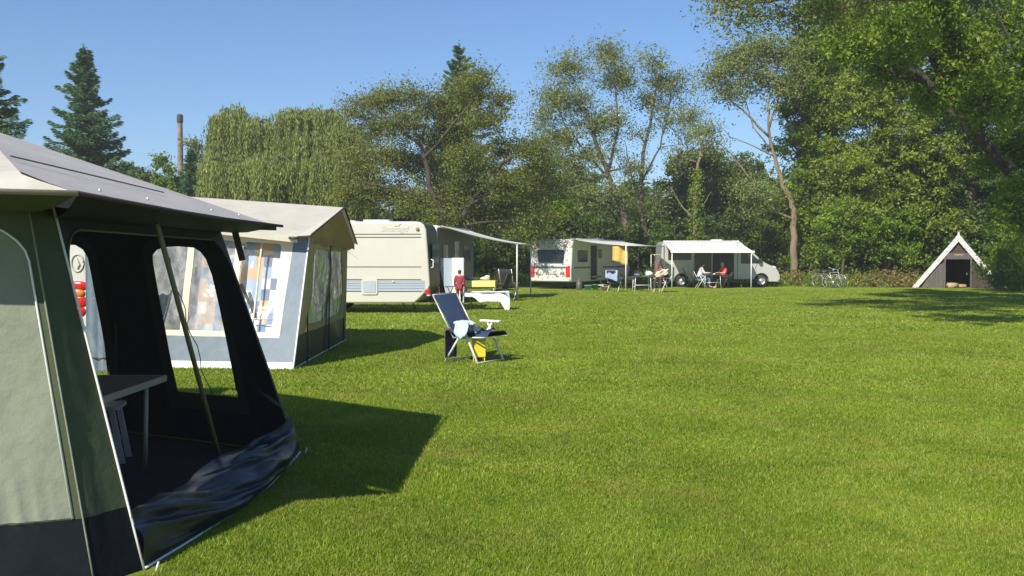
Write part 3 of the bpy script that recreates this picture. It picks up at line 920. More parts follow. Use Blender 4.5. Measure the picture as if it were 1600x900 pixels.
# --- caravan three: broad white side, rear to the right.  local x from rear (0) to front, camera side is y = +W/2 after the turn
def caravan_three():
    # local: rear at x=0, body extends to -x ; near side y=-W/2
    t = thing('caravan', 'cream white caravan with pale blue lower stripes, beside the cream awning', 'caravan', (-2.36, 26.35, 0), R(-3))
    Wd = 2.2; L = 5.6
    prof = [(-.36, 2.62), (-.24, 2.60), (-.13, 2.52), (-.07, 2.38), (-.03, 1.8), (.02, 1.0), (.03, .80), (-.02, .68), (-.28, .42), (-.42, .30),
            (-L + .3, .28), (-L + .1, .45), (-L, .9), (-L + .15, 2.0), (-L + .5, 2.55), (-L + .8, 2.62)]
    m = MB(); profile_box(m, prof, 0, Wd, 'caravan_white'); b = m.build('body', t, bevel=.05)
    # grey moulding strips along the side wall
    m = MB()
    for z in (2.26, 2.17, 1.33, .97):
        m.box((-L / 2 - .05, -.006, z), (L - .35, .014, .018), 'grey_and_shade')
    m.build('moulding', t)
    m = MB(); m.box((-L / 2 - .02, -.004, .785), (L - .2, .012, .30), 'stripe_and_shade'); m.build('side_stripe', t)
    m = MB()
    for z in (.93, .86, .79, .72): m.box((-L / 2 - .03, -.012, z), (L - .22, .008, .008), 'grey_and_shade')
    m.box((-L / 2 - .06, -.012, .635), (L - .3, .012, .018), 'stripe_dark'); m.build('stripe_lines', t)
    e = MB(); e.rplate((-1.70, -.004, .76), (1, 0, 0), (0, 0, 1), .46, .44, .05, .03, 'caravan_white'); hs = e.build('service_hatch', t)
    e = MB(); e.rplate((-1.70, -.036, .76), (1, 0, 0), (0, 0, 1), .36, .33, .03, .008, 'stripe_and_shade'); e.build('hatch_panel', hs)
    e = MB(); e.lathe([(0, -.02), (.035, -.02), (.035, 0.0)], 'emblem_orange', (-1.02, -.006, .90), 'y', 14); e.build('water_cap', t)
    e = MB(); e.lathe([(0, -.03), (.05, -.03), (.055, 0.0)], 'brown_cloth', (-.32, -.006, 2.40), 'y', 14); e.build('marker_light', t)
    e = MB(); e.rplate((-.95, -.004, 2.52), (1, 0, 0), (0, 0, 1), .01, .01, .004, .004, 'emblem_orange')
    e = MB(); e.ell((-.92, -.006, 2.50), (.10, .006, .028), 'emblem_orange', 12, 6); e.ell((-.84, -.006, 2.53), (.05, .006, .022), 'emblem_orange', 12, 6, rot=Matrix.Rotation(R(-25), 3, 'Y'))
    e.build('butterfly_emblem', t)
    M4 = Matrix.Translation((-1.38, -.006, 2.33)) @ Matrix.Rotation(R(90), 4, 'X')
    text_mesh('lettering', 'Smaragd', .23, 'letter_grey', t, M4, .35)
    e = MB()
    for k in range(7):
        e.box((-2.35 + k * .045, -.006, 1.80 - k * .035), (.10 - k * .008, .008, .02), 'emblem_blue', Matrix.Rotation(R(35), 3, 'Y'))
    e.ell((-2.30, -.006, 1.84), (.06, .006, .04), 'emblem_grey', 10, 6); e.build('side_emblem', t)
    # rear: dark grey sheet paints the wall's shade over the white body
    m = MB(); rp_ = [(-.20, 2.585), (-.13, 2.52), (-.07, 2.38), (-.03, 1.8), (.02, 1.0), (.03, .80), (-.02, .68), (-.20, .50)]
    m.sheet(lambda u, v: Vector((rp_[int(round(v * 7))][0] + .008, .035 + (Wd - .07) * u, rp_[int(round(v * 7))][1])), 4, 7, 'grey_and_shade'); m.build('rear_shade_panel', t)
    m = MB(); m.rplate((.035, Wd / 2, 1.72), (0, 1, 0), (0, 0, 1), 1.5, .55, .08, .02, 'window_dark'); m.build('rear_window', t)
    for yy in (.10, Wd - .10):
        m = MB(); m.box((-.05, yy, .62), (.14, .20, .16), 'red_lens'); m.box((-.02, yy, .515), (.10, .2, .04), 'clear_lens'); m.build('tail_light', t, bevel=.02)
        m = MB(); m.tube([(.05, yy * .98 + .0, 1.3), (.11, yy, 1.32), (.11, yy, 1.52), (.05, yy, 1.54)], .016, 'white_metal', 8); m.build('grab_handle', t)
    m = MB(); m.rplate((-2.6, Wd / 2, 2.62), (1, 0, 0), (0, 1, 0), .7, .7, .1, .06, 'caravan_shell'); m.build('roof_hatch', t)
    m = MB(); m.rplate((-1.55, .5, 2.62), (1, 0, 0), (0, 1, 0), .8, .5, .1, .06, 'caravan_shell'); m.build('roof_hatch', t)
    m = MB(); m.rplate((-3.9, -.004, 1.72), (1, 0, 0), (0, 0, 1), 1.2, .6, .08, .02, 'window_dark'); m.build('side_window', t)
    wheel(t, (-2.9, .25, .31), .31); wheel(t, (-2.9, Wd - .25, .31), .31, side=1)
    for x in (-.8, -4.8):
        MB().tube([(x, .3, .3), (x + .12, .3, .02)], .02, 'dark_pole', 6).build('jack', t)
        MB().tube([(x, Wd - .3, .3), (x + .12, Wd - .3, .02)], .02, 'dark_pole', 6).build('jack', t)
caravan_three()

# --- caravan one: carries the near awning; mostly hidden
def side_caravan(name, label, x0, y0, L, lamps):
    """long axis along +y, awning side faces +x, rear faces the camera"""
    t = thing(name, label, 'caravan', (x0, y0, 0))
    Wd = 2.25
    prof = [(0.0, .45), (.03, 1.0), (.08, 1.9), (.20, 2.45), (.45, 2.60), (L - .6, 2.60), (L - .2, 2.3), (L, 1.2), (L - .1, .6), (L - .3, .36), (.1, .36)]
    m = MB(); m.prism([(-Wd, y, z) for y, z in prof], (Wd, 0, 0), 'caravan_shell'); m.build('body', t, bevel=.06)
    m = MB(); m.rplate((.002, L * .62, 1.55), (0, 1, 0), (0, 0, 1), 1.1, .6, .08, .015, 'window_dark'); m.build('side_window', t)
    m = MB(); m.rplate((.002, L * .33, 1.25), (0, 1, 0), (0, 0, 1), .62, 1.75, .06, .02, 'caravan_shell'); d = m.build('door', t)
    MB().box((.03, L * .33 + .24, 1.2), (.02, .08, .03), 'black_plastic').build('handle', d)
    m = MB(); m.rplate((-Wd / 2, .06, 1.62), (1, 0, 0), (0, 0, 1), 1.5, .6, .1, .05, 'window_dark'); m.build('rear_window', t)
    if lamps:
        for sx in (-.17, -Wd + .17):
            m = MB(); m.prism([(sx - .15, .0, .62), (sx + .15, .0, .62), (sx + .17, .0, 1.90), (sx - .16, .0, 1.90)], (0, -.05, 0), 'caravan_shell'); c = m.build('lamp_column', t, bevel=.03)
            m = MB(); m.ell((sx, -.05, 1.20), (.15, .03, .07), 'red_lens', 16, 8); m.ell((sx, -.06, 1.10), (.10, .03, .06), 'orange_lens', 14, 8)
            m.ell((sx, -.05, .98), (.14, .03, .09), 'red_lens', 16, 8); m.ell((sx, -.05, .84), (.11, .03, .08), 'red_lens', 16, 8); m.ell((sx, -.05, .72), (.07, .03, .06), 'red_lens', 12, 8)
            m.build('tail_light', t)
            m = MB(); ring = [(sx + .085 * math.cos(a), -.055, 1.52 + .12 * math.sin(a)) for a in [2 * math.pi * k / 20 for k in range(21)]]
            m.tube(ring, .013, 'emblem_grey', 6); m.tube([(sx - .02, -.06, 1.6), (sx + .03, -.06, 1.5), (sx, -.06, 1.44)], .011, 'emblem_grey', 6); m.build('emblem', t)
            m = MB(); m.box((sx, -.02, 1.96), (.30, .05, .10), 'cream_cloth'); m.build('column_cap', t)
    m = MB(); m.box((-Wd / 2, L / 2 - .3, .18), (Wd - .3, L - 1.4, .25), 'black_plastic'); m.build('chassis', t)
    for x in (-.2, -Wd + .2):
        e = bpy.data.objects.new('wheel', None); COL.objects.link(e); e.parent = t; e.location = (x, L * .5, .31)
        mm = MB(); mm.lathe([(.19, -.1), (.3, -.1), (.31, 0), (.3, .1), (.19, .1), (.19, -.1)], 'rubber', axis='x', n=24); mm.build('tyre', e)
        mm = MB(); mm.lathe([(0, 0.03), (.2, .05), (.2, -.05), (0, -.03)], 'rim_metal', axis='x', n=24); mm.build('rim', e)
    return t
side_caravan('caravan', 'white caravan that carries the nearest awning, hidden by it', -5.02, 3.4, 5.6, False)
side_caravan('caravan', 'white caravan with a tall column of red lamps, seen through the nearest awning', -5.89, 13.0, 6.0, True)
# blue grey draught skirt beside caravan two
def skirt():
    t = thing('windbreak', 'blue grey cloth windbreak beside the caravan with red lamps', 'windbreak', (-5.9, 12.9, 0))
    m = MB(); m.sheet(lambda u, v: Vector((-.03 + .42 * u, .02 * math.sin(u * 20), .0 + 1.8 * v)), 12, 8, 'bluegrey_cloth'); m.build('cloth', t)
    MB().tube([(.40, 0, 0), (.40, 0, 1.85)], .012, 'alu', 6).build('pole', t)
    MB().tube([(-.02, -.02, .2), (.40, -.02, .2)], .01, 'dark_pole', 6).build('rail', t)
skirt()

# --- caravan four, in shade behind caravan three, with canopy
def caravan_four():
    t = thing('caravan', 'shaded grey caravan with open entrance behind the cream white caravan', 'caravan', (-2.62, 32.2, 0), R(-9.5))
    L = 6.3; Wd = 2.3
    prof = [(0.0, .5), (-.02, 1.0), (.02, 2.0), (.10, 2.55), (.40, 2.72), (L - .6, 2.72), (L - .2, 2.4), (L, 1.2), (L - .1, .6), (L - .3, .38), (.1, .38)]
    m = MB(); m.prism([(-Wd, y, z) for y, z in prof], (Wd, 0, 0), 'caravan_shell'); m.build('body', t, bevel=.06)
    m = MB(); m.box((.004, L / 2 - .02, 1.52), (.02, L - .22, 2.2), 'grey_and_shade'); m.build('side_shade_panel', t)  # dark sheet paints the side's shade over the white shell
    for (y, w) in ((1.2, .8), (4.9, 1.2)):
        m = MB(); m.rplate((.012, y, 1.75), (0, 1, 0), (0, 0, 1), w, .6, .08, .02, 'window_dark'); f = m.build('side_window', t)
    m = MB(); m.rplate((.012, 3.1, 1.3), (0, 1, 0), (0, 0, 1), .75, 1.8, .05, .01, 'window_dark'); m.build('doorway', t)
    m = MB(); m.rplate((-Wd / 2, .0, 1.75), (1, 0, 0), (0, 0, 1), 1.5, .6, .1, .03, 'window_dark'); m.build('front_window', t)
    m = MB(); m.box((-Wd / 2, L / 2, .2), (Wd - .3, L - 1.2, .3), 'black_plastic'); m.build('chassis', t)
    m = MB(); m.box((.3, 3.1, .12), (.4, .5, .22), 'grey_and_shade'); m.build('step', t)
    m = MB(); m.tube([(.05, .3, 2.66), (.05, L - .4, 2.66)], .03, 'alu', 8); m.build('awning_rail', t)
    return t
caravan_four()
def canopy_four():
    t = thing('sun_canopy', 'grey sun canopy on a slim white pole beside the shaded caravan', 'canopy', (-1, 35, 0))
    W = dict(parent=t, world=True)
    a, b, c, d = Vector((-2.48, 32.6, 2.70)), Vector((-1.75, 37.2, 2.66)), Vector((.78, 38.6, 2.13)), Vector((.19, 35.0, 2.10))
    def P(u, v):
        p = lerp(lerp(a, b, u), lerp(d, c, u), v); p.z -= .07 * math.sin(math.pi * v); return p
    MB().sheet(P, 14, 8, 'awning_white').build('cloth', **W)
    m = MB(); m.tube([P(0, i / 8) for i in range(9)], .02, 'alu', 6); m.build('edge_pole', **W)
    m = MB(); m.tube([P(1, i / 8) for i in range(9)], .02, 'alu', 6); m.build('edge_pole', **W)
    m = MB(); m.tube([d, c + Vector((.1, .5, 0))], .02, 'alu', 6); m.build('front_rail', **W)
    MB().tube([(.19, 35, 0), d], .024, 'white_metal', 8).build('pole', **W)
    MB().tube([(.78, 38.6, 0), c], .024, 'white_metal', 8).build('pole', **W)
    MB().tube([d + Vector((0, 0, -.03)), (.62, 34.2, 2.0), (.9, 33.6, 1.9)], .006, 'white_metal', 5).build('guy_line', **W) if False else None
canopy_four()

# --- caravan five: rear with window faces us, side shaded
def caravan_five():
    # local: y along the side to the front, x right; rear corner (right) at origin
    t = thing('caravan', 'white caravan with dark rear window and blue stripe, striped shadow on its back', 'caravan', (2.95, 46.2, 0), R(-31))
    L = 7.2; Wd = 2.35
    prof = [(0.0, .42), (-.03, .55), (-.04, 1.0), (.02, 1.3), (.10, 2.05), (.16, 2.42), (.40, 2.52), (L - 1.2, 2.50), (L - .75, 2.35), (L - .1, 1.1), (L, .85), (L - .15, .5), (L - .4, .36), (.1, .36)]
    m = MB(); m.prism([(-Wd, y, z) for y, z in prof], (Wd, 0, 0), 'caravan_shell'); m.build('body', t, bevel=.07)
    cx = -Wd / 2
    rot = Matrix.Rotation(R(-6.5), 3, 'X')
    m = MB(); m.prism([(cx - .76, .02, 1.98), (cx + .76, .02, 1.98), (cx + .72, -.045, 1.34), (cx - .68, -.045, 1.34)], (0, -.03, 0), 'window_dark'); m.build('rear_window', t, bevel=.02)
    m = MB(); m.box((cx, -.05, 1.10), (1.9, .03, .085), 'stripe_dark'); m.build('rear_stripe', t)
    m = MB(); m.box((cx, -.055, .83), (.62, .02, .16), 'emblem_grey'); m.build('number_plate', t)
    for s in (-1, 1):
        m = MB(); m.prism([(cx + s * 1.12, -.03, .62), (cx + s * .90, -.03, .62), (cx + s * .90, -.04, 1.12), (cx + s * 1.12, -.04, 1.20)], (0, -.05, 0), 'red_lens'); m.build('tail_light', t, bevel=.02)
        m = MB(); m.prism([(cx + s * .84, -.05, .74), (cx + s * .68, -.05, .74), (cx + s * .76, -.05, .87)], (0, -.02, 0), 'red_lens'); m.build('reflector', t)
        m = MB(); m.box((cx + s * .8, .05, 2.2), (.12, .06, .10), 'red_lens'); m.build('marker_light', t)
    m = MB(); m.box((cx, .0, .47), (2.2, .16, .14), 'caravan_shell'); m.build('bumper', t, bevel=.03)
    m = MB(); m.tube([(cx - .85, -.04, 2.30), (cx - .3, -.10, 2.34), (cx + .2, -.08, 2.28), (cx + .85, .0, 2.34)], .012, 'dark_pole', 6); m.build('cord', t)
    # side
    m = MB(); m.box((.003, L / 2 - .2, 1.08), (.012, L - 1.0, .085), 'stripe_dark'); m.build('side_stripe', t)
    for (y, w) in ((1.25, 1.1), (5.3, .9)):
        m = MB(); m.rplate((.003, y, 1.66), (0, 1, 0), (0, 0, 1), w, .60, .07, .02, 'window_dark'); m.build('side_window', t)
    m = MB(); m.rplate((.004, 2.5, 1.32), (0, 1, 0), (0, 0, 1), .65, 1.78, .05, .012, 'black_plastic'); m.build('doorway', t)
    m = MB(); m.rplate((.03, 3.18, 1.32), (0, 1, 0), (0, 0, 1), .62, 1.78, .05, .03, 'caravan_shell'); d = m.build('door', t)
    m = MB(); m.rplate((.064, 3.18, 1.8), (0, 1, 0), (0, 0, 1), .4, .5, .05, .01, 'window_dark'); m.build('door_window', d)
    m = MB(); m.box((.18, 2.5, .60), (.30, .55, .06), 'wood_dark'); m.build('threshold', t)
    m = MB(); m.tube([(.06, .4, 2.50), (.06, L - 1.2, 2.48)], .04, 'alu', 8); m.build('awning_rail', t)
    m = MB(); m.rplate((cx, 3.0, 2.51), (1, 0, 0), (0, 1, 0), .6, .6, .1, .09, 'caravan_shell'); m.build('roof_hatch', t)
    m = MB(); m.rplate((cx, 4.9, 2.50), (1, 0, 0), (0, 1, 0), .9, .7, .1, .14, 'caravan_shell'); m.build('roof_hatch', t)
    m = MB(); m.box((cx, L / 2 - .2, .25), (Wd - .5, L - 2.0, .22), 'black_plastic'); m.build('chassis', t)
    for x, s in ((-.16, 1), (-Wd + .16, -1)):
        e = bpy.data.objects.new('wheel', None); COL.objects.link(e); e.parent = t; e.location = (x, 3.6, .31)
        mm = MB(); mm.lathe([(.19, -.1), (.3, -.1), (.31, 0), (.3, .1), (.19, .1), (.19, -.1)], 'rubber', axis='x', n=24); mm.build('tyre', e)
        mm = MB(); mm.lathe([(0, s * .08), (.2, s * .07), (.2, -.05), (0, -.03)], 'rim_metal', axis='x', n=24); mm.build('rim', e)
    for (x, y) in ((-.35, .5), (-Wd + .35, .5), (-.4, L - 1.2), (-Wd + .4, L - 1.2)):
        MB().tube([(x, y, .36), (x, y - .1, .02)], .02, 'dark_pole', 6).build('jack', t)
caravan_five()
def canopy_five():
    t = thing('sun_canopy', 'pale sun canopy with a yellow towel hung from it, beside the white caravan', 'canopy', (5.2, 46, 0))
    W = dict(parent=t, world=True)
    a = Vector((3.06, 46.5, 2.50)); b = Vector((6.1, 51.6, 2.48)); d = Vector((5.46, 44.5, 2.17)); c = Vector((8.0, 48.8, 2.17))
    def P(u, v):
        p = lerp(lerp(a, b, u), lerp(d, c, u), v); p.z -= .05 * math.sin(math.pi * v); return p
    MB().sheet(P, 12, 8, 'awning_white').build('cloth', **W)
    m = MB(); m.tube([d, c], .03, 'white_metal', 6); m.build('front_rail', **W)
    m = MB(); m.tube([P(0, i / 8) for i in range(9)], .018, 'alu', 6); m.build('edge_pole', **W)
    MB().tube([(5.46, 44.5, 0), d], .026, 'white_metal', 8).build('pole', **W)
    MB().tube([(8.0, 48.8, 0), c], .026, 'white_metal', 8).build('pole', **W)
canopy_five()
def towel():
    t = MB()
    y = 44.9
    def P(u, v):
        x = wx(957, y) + (wx(981, y) - wx(957, y)) * u
        return Vector((x, y + .03 * math.sin(u * 11 + v), 2.13 - (.70 + .16 * u + (.06 if u > .5 else 0)) * v))
    t.sheet(P, 16, 10, 'yellow_cloth')
    o = t.build('towel'); tag(o, 'yellow towel hanging from the canopy edge beside the pole', 'towel')
    o.modifiers.new('s', 'SOLIDIFY').thickness = .01
towel()

# --- camper van
def van():
    t = thing('camper_van', 'silver camper van with white awning wound out, nose to the right', 'camper van', (8.03, 50.0, 0), R(0))
    L = 6.42; Wd = 2.05
    def arc(cx, r=.40, n=9): return [(cx + r * math.cos(a), .34 + r * math.sin(a)) for a in [math.pi * k / n for k in range(n + 1)]]
    w1, w2 = 1.12, 5.42
    prof = [(0.02, .34), (.0, .6), (.0, 1.6), (.05, 2.30), (.16, 2.46), (3.8, 2.48), (4.28, 2.38), (4.87, 1.93), (5.46, 1.40), (5.62, 1.30), (6.08, 1.08), (6.28, .92), (6.40, .68), (6.42, .42), (6.30, .28)]
    low = [(w2 + .40, .28)] + arc(w2)[0:] + [(w2 - .40, .26)] + [(w1 + .40, .26)] + arc(w1) + [(w1 - .40, .30)]
    prof = prof + low
    m = MB(); profile_box(m, prof, 0, Wd, 'silver_paint'); m.build('body', t, bevel=.06)
    m = MB(); m.prism([(4.46, .12, 2.25), (5.43, .12, 1.44), (5.43, Wd - .12, 1.44), (4.46, Wd - .12, 2.25)], (.02, 0, .02), 'window_dark'); m.build('windscreen', t)
    m = MB(); m.prism([(4.30, -.004, 1.98), (4.66, -.004, 1.98), (5.30, -.004, 1.40), (5.30, -.004, 1.26), (4.30, -.004, 1.26)], (0, .02, 0), 'window_dark'); m.build('cab_window', t)
    m = MB(); m.prism([(4.10, -.007, 2.08), (4.12, -.007, .42), (4.14, -.007, .42), (4.13, -.007, 2.08)], (0, .012, 0), 'black_plastic')
    m.prism([(5.02, -.007, .9), (5.24, -.007, 1.40), (5.26, -.007, 1.40), (5.04, -.007, .9)], (0, .012, 0), 'black_plastic'); m.build('door_seam', t)
    m = MB(); m.rplate((5.30, -.10, 1.42), (1, 0, 0), (0, 0, 1), .17, .30, .05, .10, 'black_plastic'); m.build('wing_mirror', t)
    m = MB(); m.rplate((1.0, -.004, 1.78), (1, 0, 0), (0, 0, 1), 1.25, .66, .06, .015, 'window_dark'); m.build('side_window', t)
    m = MB(); m.rplate((2.24, -.034, 1.66), (1, 0, 0), (0, 0, 1), .84, .5, .06, .015, 'window_dark'); m.build('side_window', t)
    m = MB(); m.rplate((3.35, -.004, 1.28), (1, 0, 0), (0, 0, 1), 1.15, 1.78, .05, .012, 'black_plastic'); m.build('sliding_doorway', t)
    m = MB(); m.rplate((2.25, -.03, 1.15), (1, 0, 0), (0, 0, 1), .9, 1.5, .05, .03, 'grey_and_shade'); m.build('sliding_door', t)
    m = MB(); m.box((3.2, -.02, .36), (3.9, .05, .12), 'black_plastic'); m.build('sill_trim', t, bevel=.01)
    m = MB(); m.box((6.36, Wd / 2, .50), (.16, Wd - .1, .34), 'grey_and_shade'); m.build('bumper', t, bevel=.05)
    for yy in (.22, Wd - .22):
        m = MB(); m.ell((6.08, yy, 1.02), (.20, .16, .12), 'clear_lens', 12, 8); m.build('headlight', t)
        m = MB(); m.box((.0, .06 if yy < 1 else Wd - .06, 1.2), (.05, .10, .5), 'red_lens'); m.build('tail_light', t)
    m = MB(); m.rplate((.4, -.004, 1.2), (1, 0, 0), (0, 0, 1), .5, .012, .004, .01, 'black_plastic'); m.build('body_crease', t)
    m = MB(); m.box((2.2, .24, 2.46), (4.1, .16, .07), 'white_metal'); m.build('awning_case', t, bevel=.02)
    m = MB(); m.rplate((3.2, 1.1, 2.48), (1, 0, 0), (0, 1, 0), .6, .6, .1, .1, 'caravan_shell'); m.build('roof_hatch', t)
    wheel(t, (w1, .14, .335), .335, .2); wheel(t, (w2, .14, .335), .335, .2); wheel(t, (w1, Wd - .14, .335), .335, .2, 1); wheel(t, (w2, Wd - .14, .335), .335, .2, 1)
    # awning: part of the van, rolled out
    a = Vector((.17, .12, 2.42)); b = Vector((4.30, .12, 2.42)); c = Vector((4.25, -2.85, 1.90)); d = Vector((.05, -2.85, 1.90))
    def P(u, v):
        p = lerp(lerp(a, b, u), lerp(d, c, u), v); p.z += .012 * math.sin(u * 2 * math.pi * 24) - .04 * math.sin(math.pi * v); return p
    aw = MB().sheet(P, 192, 6, 'awning_white').build('awning', t)
    def V2(u, v): 
        p = lerp(d, c, u); p.z -= .02 + .10 * v; p.y += -.01; return p
    m = MB(); m.box(((d.x + c.x) / 2, -2.86, 1.88), (4.26, .07, .10), 'white_metal'); m.build('front_bar', aw)
    for q in (d, c):
        MB().tube([(q.x + (.05 if q is d else -.12), -2.83, 0.0), (q.x + (.05 if q is d else -.12), -2.83, 1.86)], .026, 'white_metal', 8).build('pole', aw)
    for x in (.25, 4.1):
        MB().tube([(x, .1, 2.42), (x + .3 * (1 if x < 1 else -1), -1.3, 2.1), (x, -2.8, 1.86)], .022, 'alu', 6).build('arm', aw)
    m = MB()
    for z in (0,): pass
    m.tube([(-.06, .3, .75), (-.30, .3, .75), (-.30, .3, 1.75), (-.06, .3, 1.75)], .02, 'white_metal', 6)
    m.tube([(-.06, 1.6, .75), (-.30, 1.6, .75), (-.30, 1.6, 1.75), (-.06, 1.6, 1.75)], .02, 'white_metal', 6)
    m.tube([(-.30, .3, 1.2), (-.30, 1.6, 1.2)], .02, 'white_metal', 6); m.build('bicycle_rack', t)
van()
# ================================================================== lounger on the lawn
def recliner():
    ang = math.atan2(-.6, .8)
    # local: +x is where the sitter faces, y across; seat middle above the origin
    t = thing('reclining_chair', 'dark blue reclining garden chair alone on the lawn', 'chair', (-.51, 14.15, 0), ang)
    t.scale = (.92, .92, .97)
    w = .31
    def pad(p0, p1, th, mat='blue_sling', ww=.27, sag=.03, nseg=10):
        m = MB()
        p0 = Vector(p0); p1 = Vector(p1); d = (p1 - p0).normalized(); n = Vector((-d.z, 0, d.x))
        def top(u, v): 
            e = 1 - abs(2 * v - 1) ** 6
            return lerp(p0, p1, u) + Vector((0, (v * 2 - 1) * ww, 0)) + n * (th * e * (1 + .25 * math.cos(u * 2 * math.pi * 4)) - sag * math.sin(math.pi * u))
        m.sheet(top, 32, 8, mat)
        def bot(u, v): return lerp(p0, p1, u) + Vector((0, (1 - v * 2) * ww, 0)) + n * (-.008 - sag * math.sin(math.pi * u))
        m.sheet(bot, 10, 4, mat)
        for v in (0, 1):
            m.sheet(lambda u, k, v=v: top(u, v) * k + bot(u, 1 - v) * (1 - k), 10, 1, mat)
        return m
    pad((-.28, 0, .40), (-.73, 0, 1.05), .035, sag=-.01).build('backrest', t)
    pad((-.30, 0, .41), (.40, 0, .44), .055, sag=.01).build('seat', t)
    for s in (-1, 1):
        m = MB(); m.tube([(-.28, s * w, .38), (-.74, s * w, 1.05)], .013, 'alu', 8); m.tube([(-.30, s * w, .39), (.37, s * w, .42)], .013, 'alu', 8); m.build('side_frame', t)
        MB().box((-.02, s * (w + .03), .63), (.42, .075, .035), 'white_metal').build('armrest', t, bevel=.012)
        MB().tube([(.02, s * (w + .03), .61), (-.44, s * (w + .03), .01)], .018, 'white_metal', 8).build('leg', t)
        MB().tube([(-.08, s * (w + .03), .61), (.26, s * (w + .03), .01)], .018, 'white_metal', 8).build('leg', t)
    m = MB(); m.tube([(-.43, -w - .03, .03), (-.43, w + .03, .03)], .012, 'alu', 8); m.build('cross_bar', t)
    m = MB(); m.tube([(.255, -w - .03, .03), (.255, w + .03, .03)], .012, 'alu', 8); m.build('cross_bar', t)
    m = MB(); m.tube([(-.74, -w, 1.05), (-.74, w, 1.05)], .013, 'alu', 8); m.build('top_bar', t)
    return t
recliner()
def chair_textiles():
    ang = math.atan2(-.6, .8); M = Matrix.Translation((-.51, 14.15, 0)) @ Matrix.Rotation(ang, 4, 'Z') @ Matrix.Diagonal((.92, .92, .97, 1))
    def put(m, name, label, cat, th=.012):
        m.v = [tuple(M @ Vector(v)) for v in m.v]
        # centre origin
        o = m.build(name); o.modifiers.new('s', 'SOLIDIFY').thickness = th
        tag(o, label, cat)
    m = MB()
    def P(u, v):   # purple towel over seat root and near side, hanging down behind
        s = -.42 + .84 * u
        if v < .45:
            q = v / .45; x = -.36 - .05 * math.sin(u * 5); z = .50 - (.45 - v) * .95 * (1 if u < .45 else .35)
            return Vector((x - .03 * math.sin(u * 17), s, z + .01 * math.sin(u * 31)))
        q = (v - .45) / .55
        return Vector((-.36 + .40 * q + .03 * math.sin(u * 9), s * (1 - .05 * q), .50 - .03 * math.sin(q * 3) + .022 * math.sin(u * 21 + q * 8) + .012 * math.sin(u * 45)))
    m.sheet(P, 40, 26, 'purple_towel'); put(m, 'towel', 'dark purple towel draped over the seat of the blue reclining chair', 'towel')
    m = MB()
    def P(u, v):
        a = (u - .5) * 2
        y = -.34 + .13 * math.sin(a * 1.57) ; z = .655 - .17 * abs(a) ** 2.2 + .015 * math.sin(v * 20 + u * 6)
        return Vector((-.14 + .27 * v + .02 * math.sin(u * 13), y - .012 * math.sin(v * 17), z - (.08 * math.sin(v * 3.1) if u < .3 else 0)))
    m.sheet(P, 24, 20, 'lightblue_towel'); put(m, 'cloth', 'light blue cloth hung over the near armrest of the reclining chair', 'cloth', .008)
    t = thing('crate', 'small yellow crate on the grass under the reclining chair', 'crate', (-.50, 14.02, 0), .3)
    m = MB()
    for sx in (-1, 1): m.box((sx * .17, 0, .20), (.012, .26, .22), 'yellow_plastic')
    for sy in (-1, 1): m.box((0, sy * .13, .20), (.34, .012, .22), 'yellow_plastic')
    m.box((0, 0, .09), (.34, .26, .012), 'yellow_plastic'); m.build('box', t, bevel=.006); t.scale = (.50, .50, 1.1)
    m = MB(); m.rplate((0, 0, .312), (1, 0, 0), (0, 1, 0), .37, .29, .04, .02, 'yellow_plastic'); m.build('rim', t)
    m = MB(); 
    for sx in (-1, 1):
        for sy in (-1, 1): m.tube([(sx * .14, sy * .10, .09), (sx * .15, sy * .11, 0)], .015, 'yellow_plastic', 6)
    m.build('foot', t)
chair_textiles()

# ================================================================== by caravan four
def yellow_table():
    y = 33.2
    t = thing('camping_table', 'camping table under a yellow oilcloth near the shaded caravan', 'table', (wx(750, y), y, 0), R(-4))
    m = MB(); m.box((0, 0, .76), (1.12, .7, .025), 'yellow_oil'); m.box((0, -.355, .66), (1.14, .012, .22), 'yellow_oil'); m.box((.565, 0, .60), (.012, .7, .34), 'yellow_oil'); m.box((-.565, 0, .66), (.012, .7, .22), 'yellow_oil'); m.build('oilcloth', t)
    for sx in (-1, 1):
        for sy in (-1, 1): MB().tube([(sx * .5, sy * .28, .75), (sx * .52, sy * .3, 0)], .015, 'alu', 6).build('leg', t)
    return t
yellow_table()
def white_table():
    y = 28.4
    t = thing('camping_table', 'low camping table with a white cloth sliding off one corner', 'table', (wx(760, y), y, 0), R(3))
    m = MB(); m.box((0, 0, .52), (1.15, .62, .025), 'grey_top'); m.build('table_top', t)
    m = MB()
    def P(u, v):
        x = -.62 + 1.34 * u; y = .33 - .68 * v
        edge = max(0, v - .62) / .38
        drop = edge * (.06 + .24 * min(1, u / .35) + .20 * max(0, min(1, (u - .80) / .1)) + .02 * math.sin(u * 22))
        rx = max(0, x - .58)
        return Vector((x - .04 * edge - (.10 * v if u < .1 else 0), -.335 - .02 * math.sin(u * 25) * edge if edge > .15 else y, .545 - drop - rx * 1.6 * v + .012 * math.sin(u * 15 + v * 5)))
    m.sheet(P, 44, 20, 'white_cloth'); o = m.build('tablecloth', t); o.modifiers.new('s', 'SOLIDIFY').thickness = .006
    for sx in (-1, 1):
        for sy in (-1, 1): MB().tube([(sx * .48, sy * .25, .52), (sx * (.42 if sy > 0 else .46), sy * .26, 0)], .014, 'dark_pole', 6).build('leg', t)
white_table()
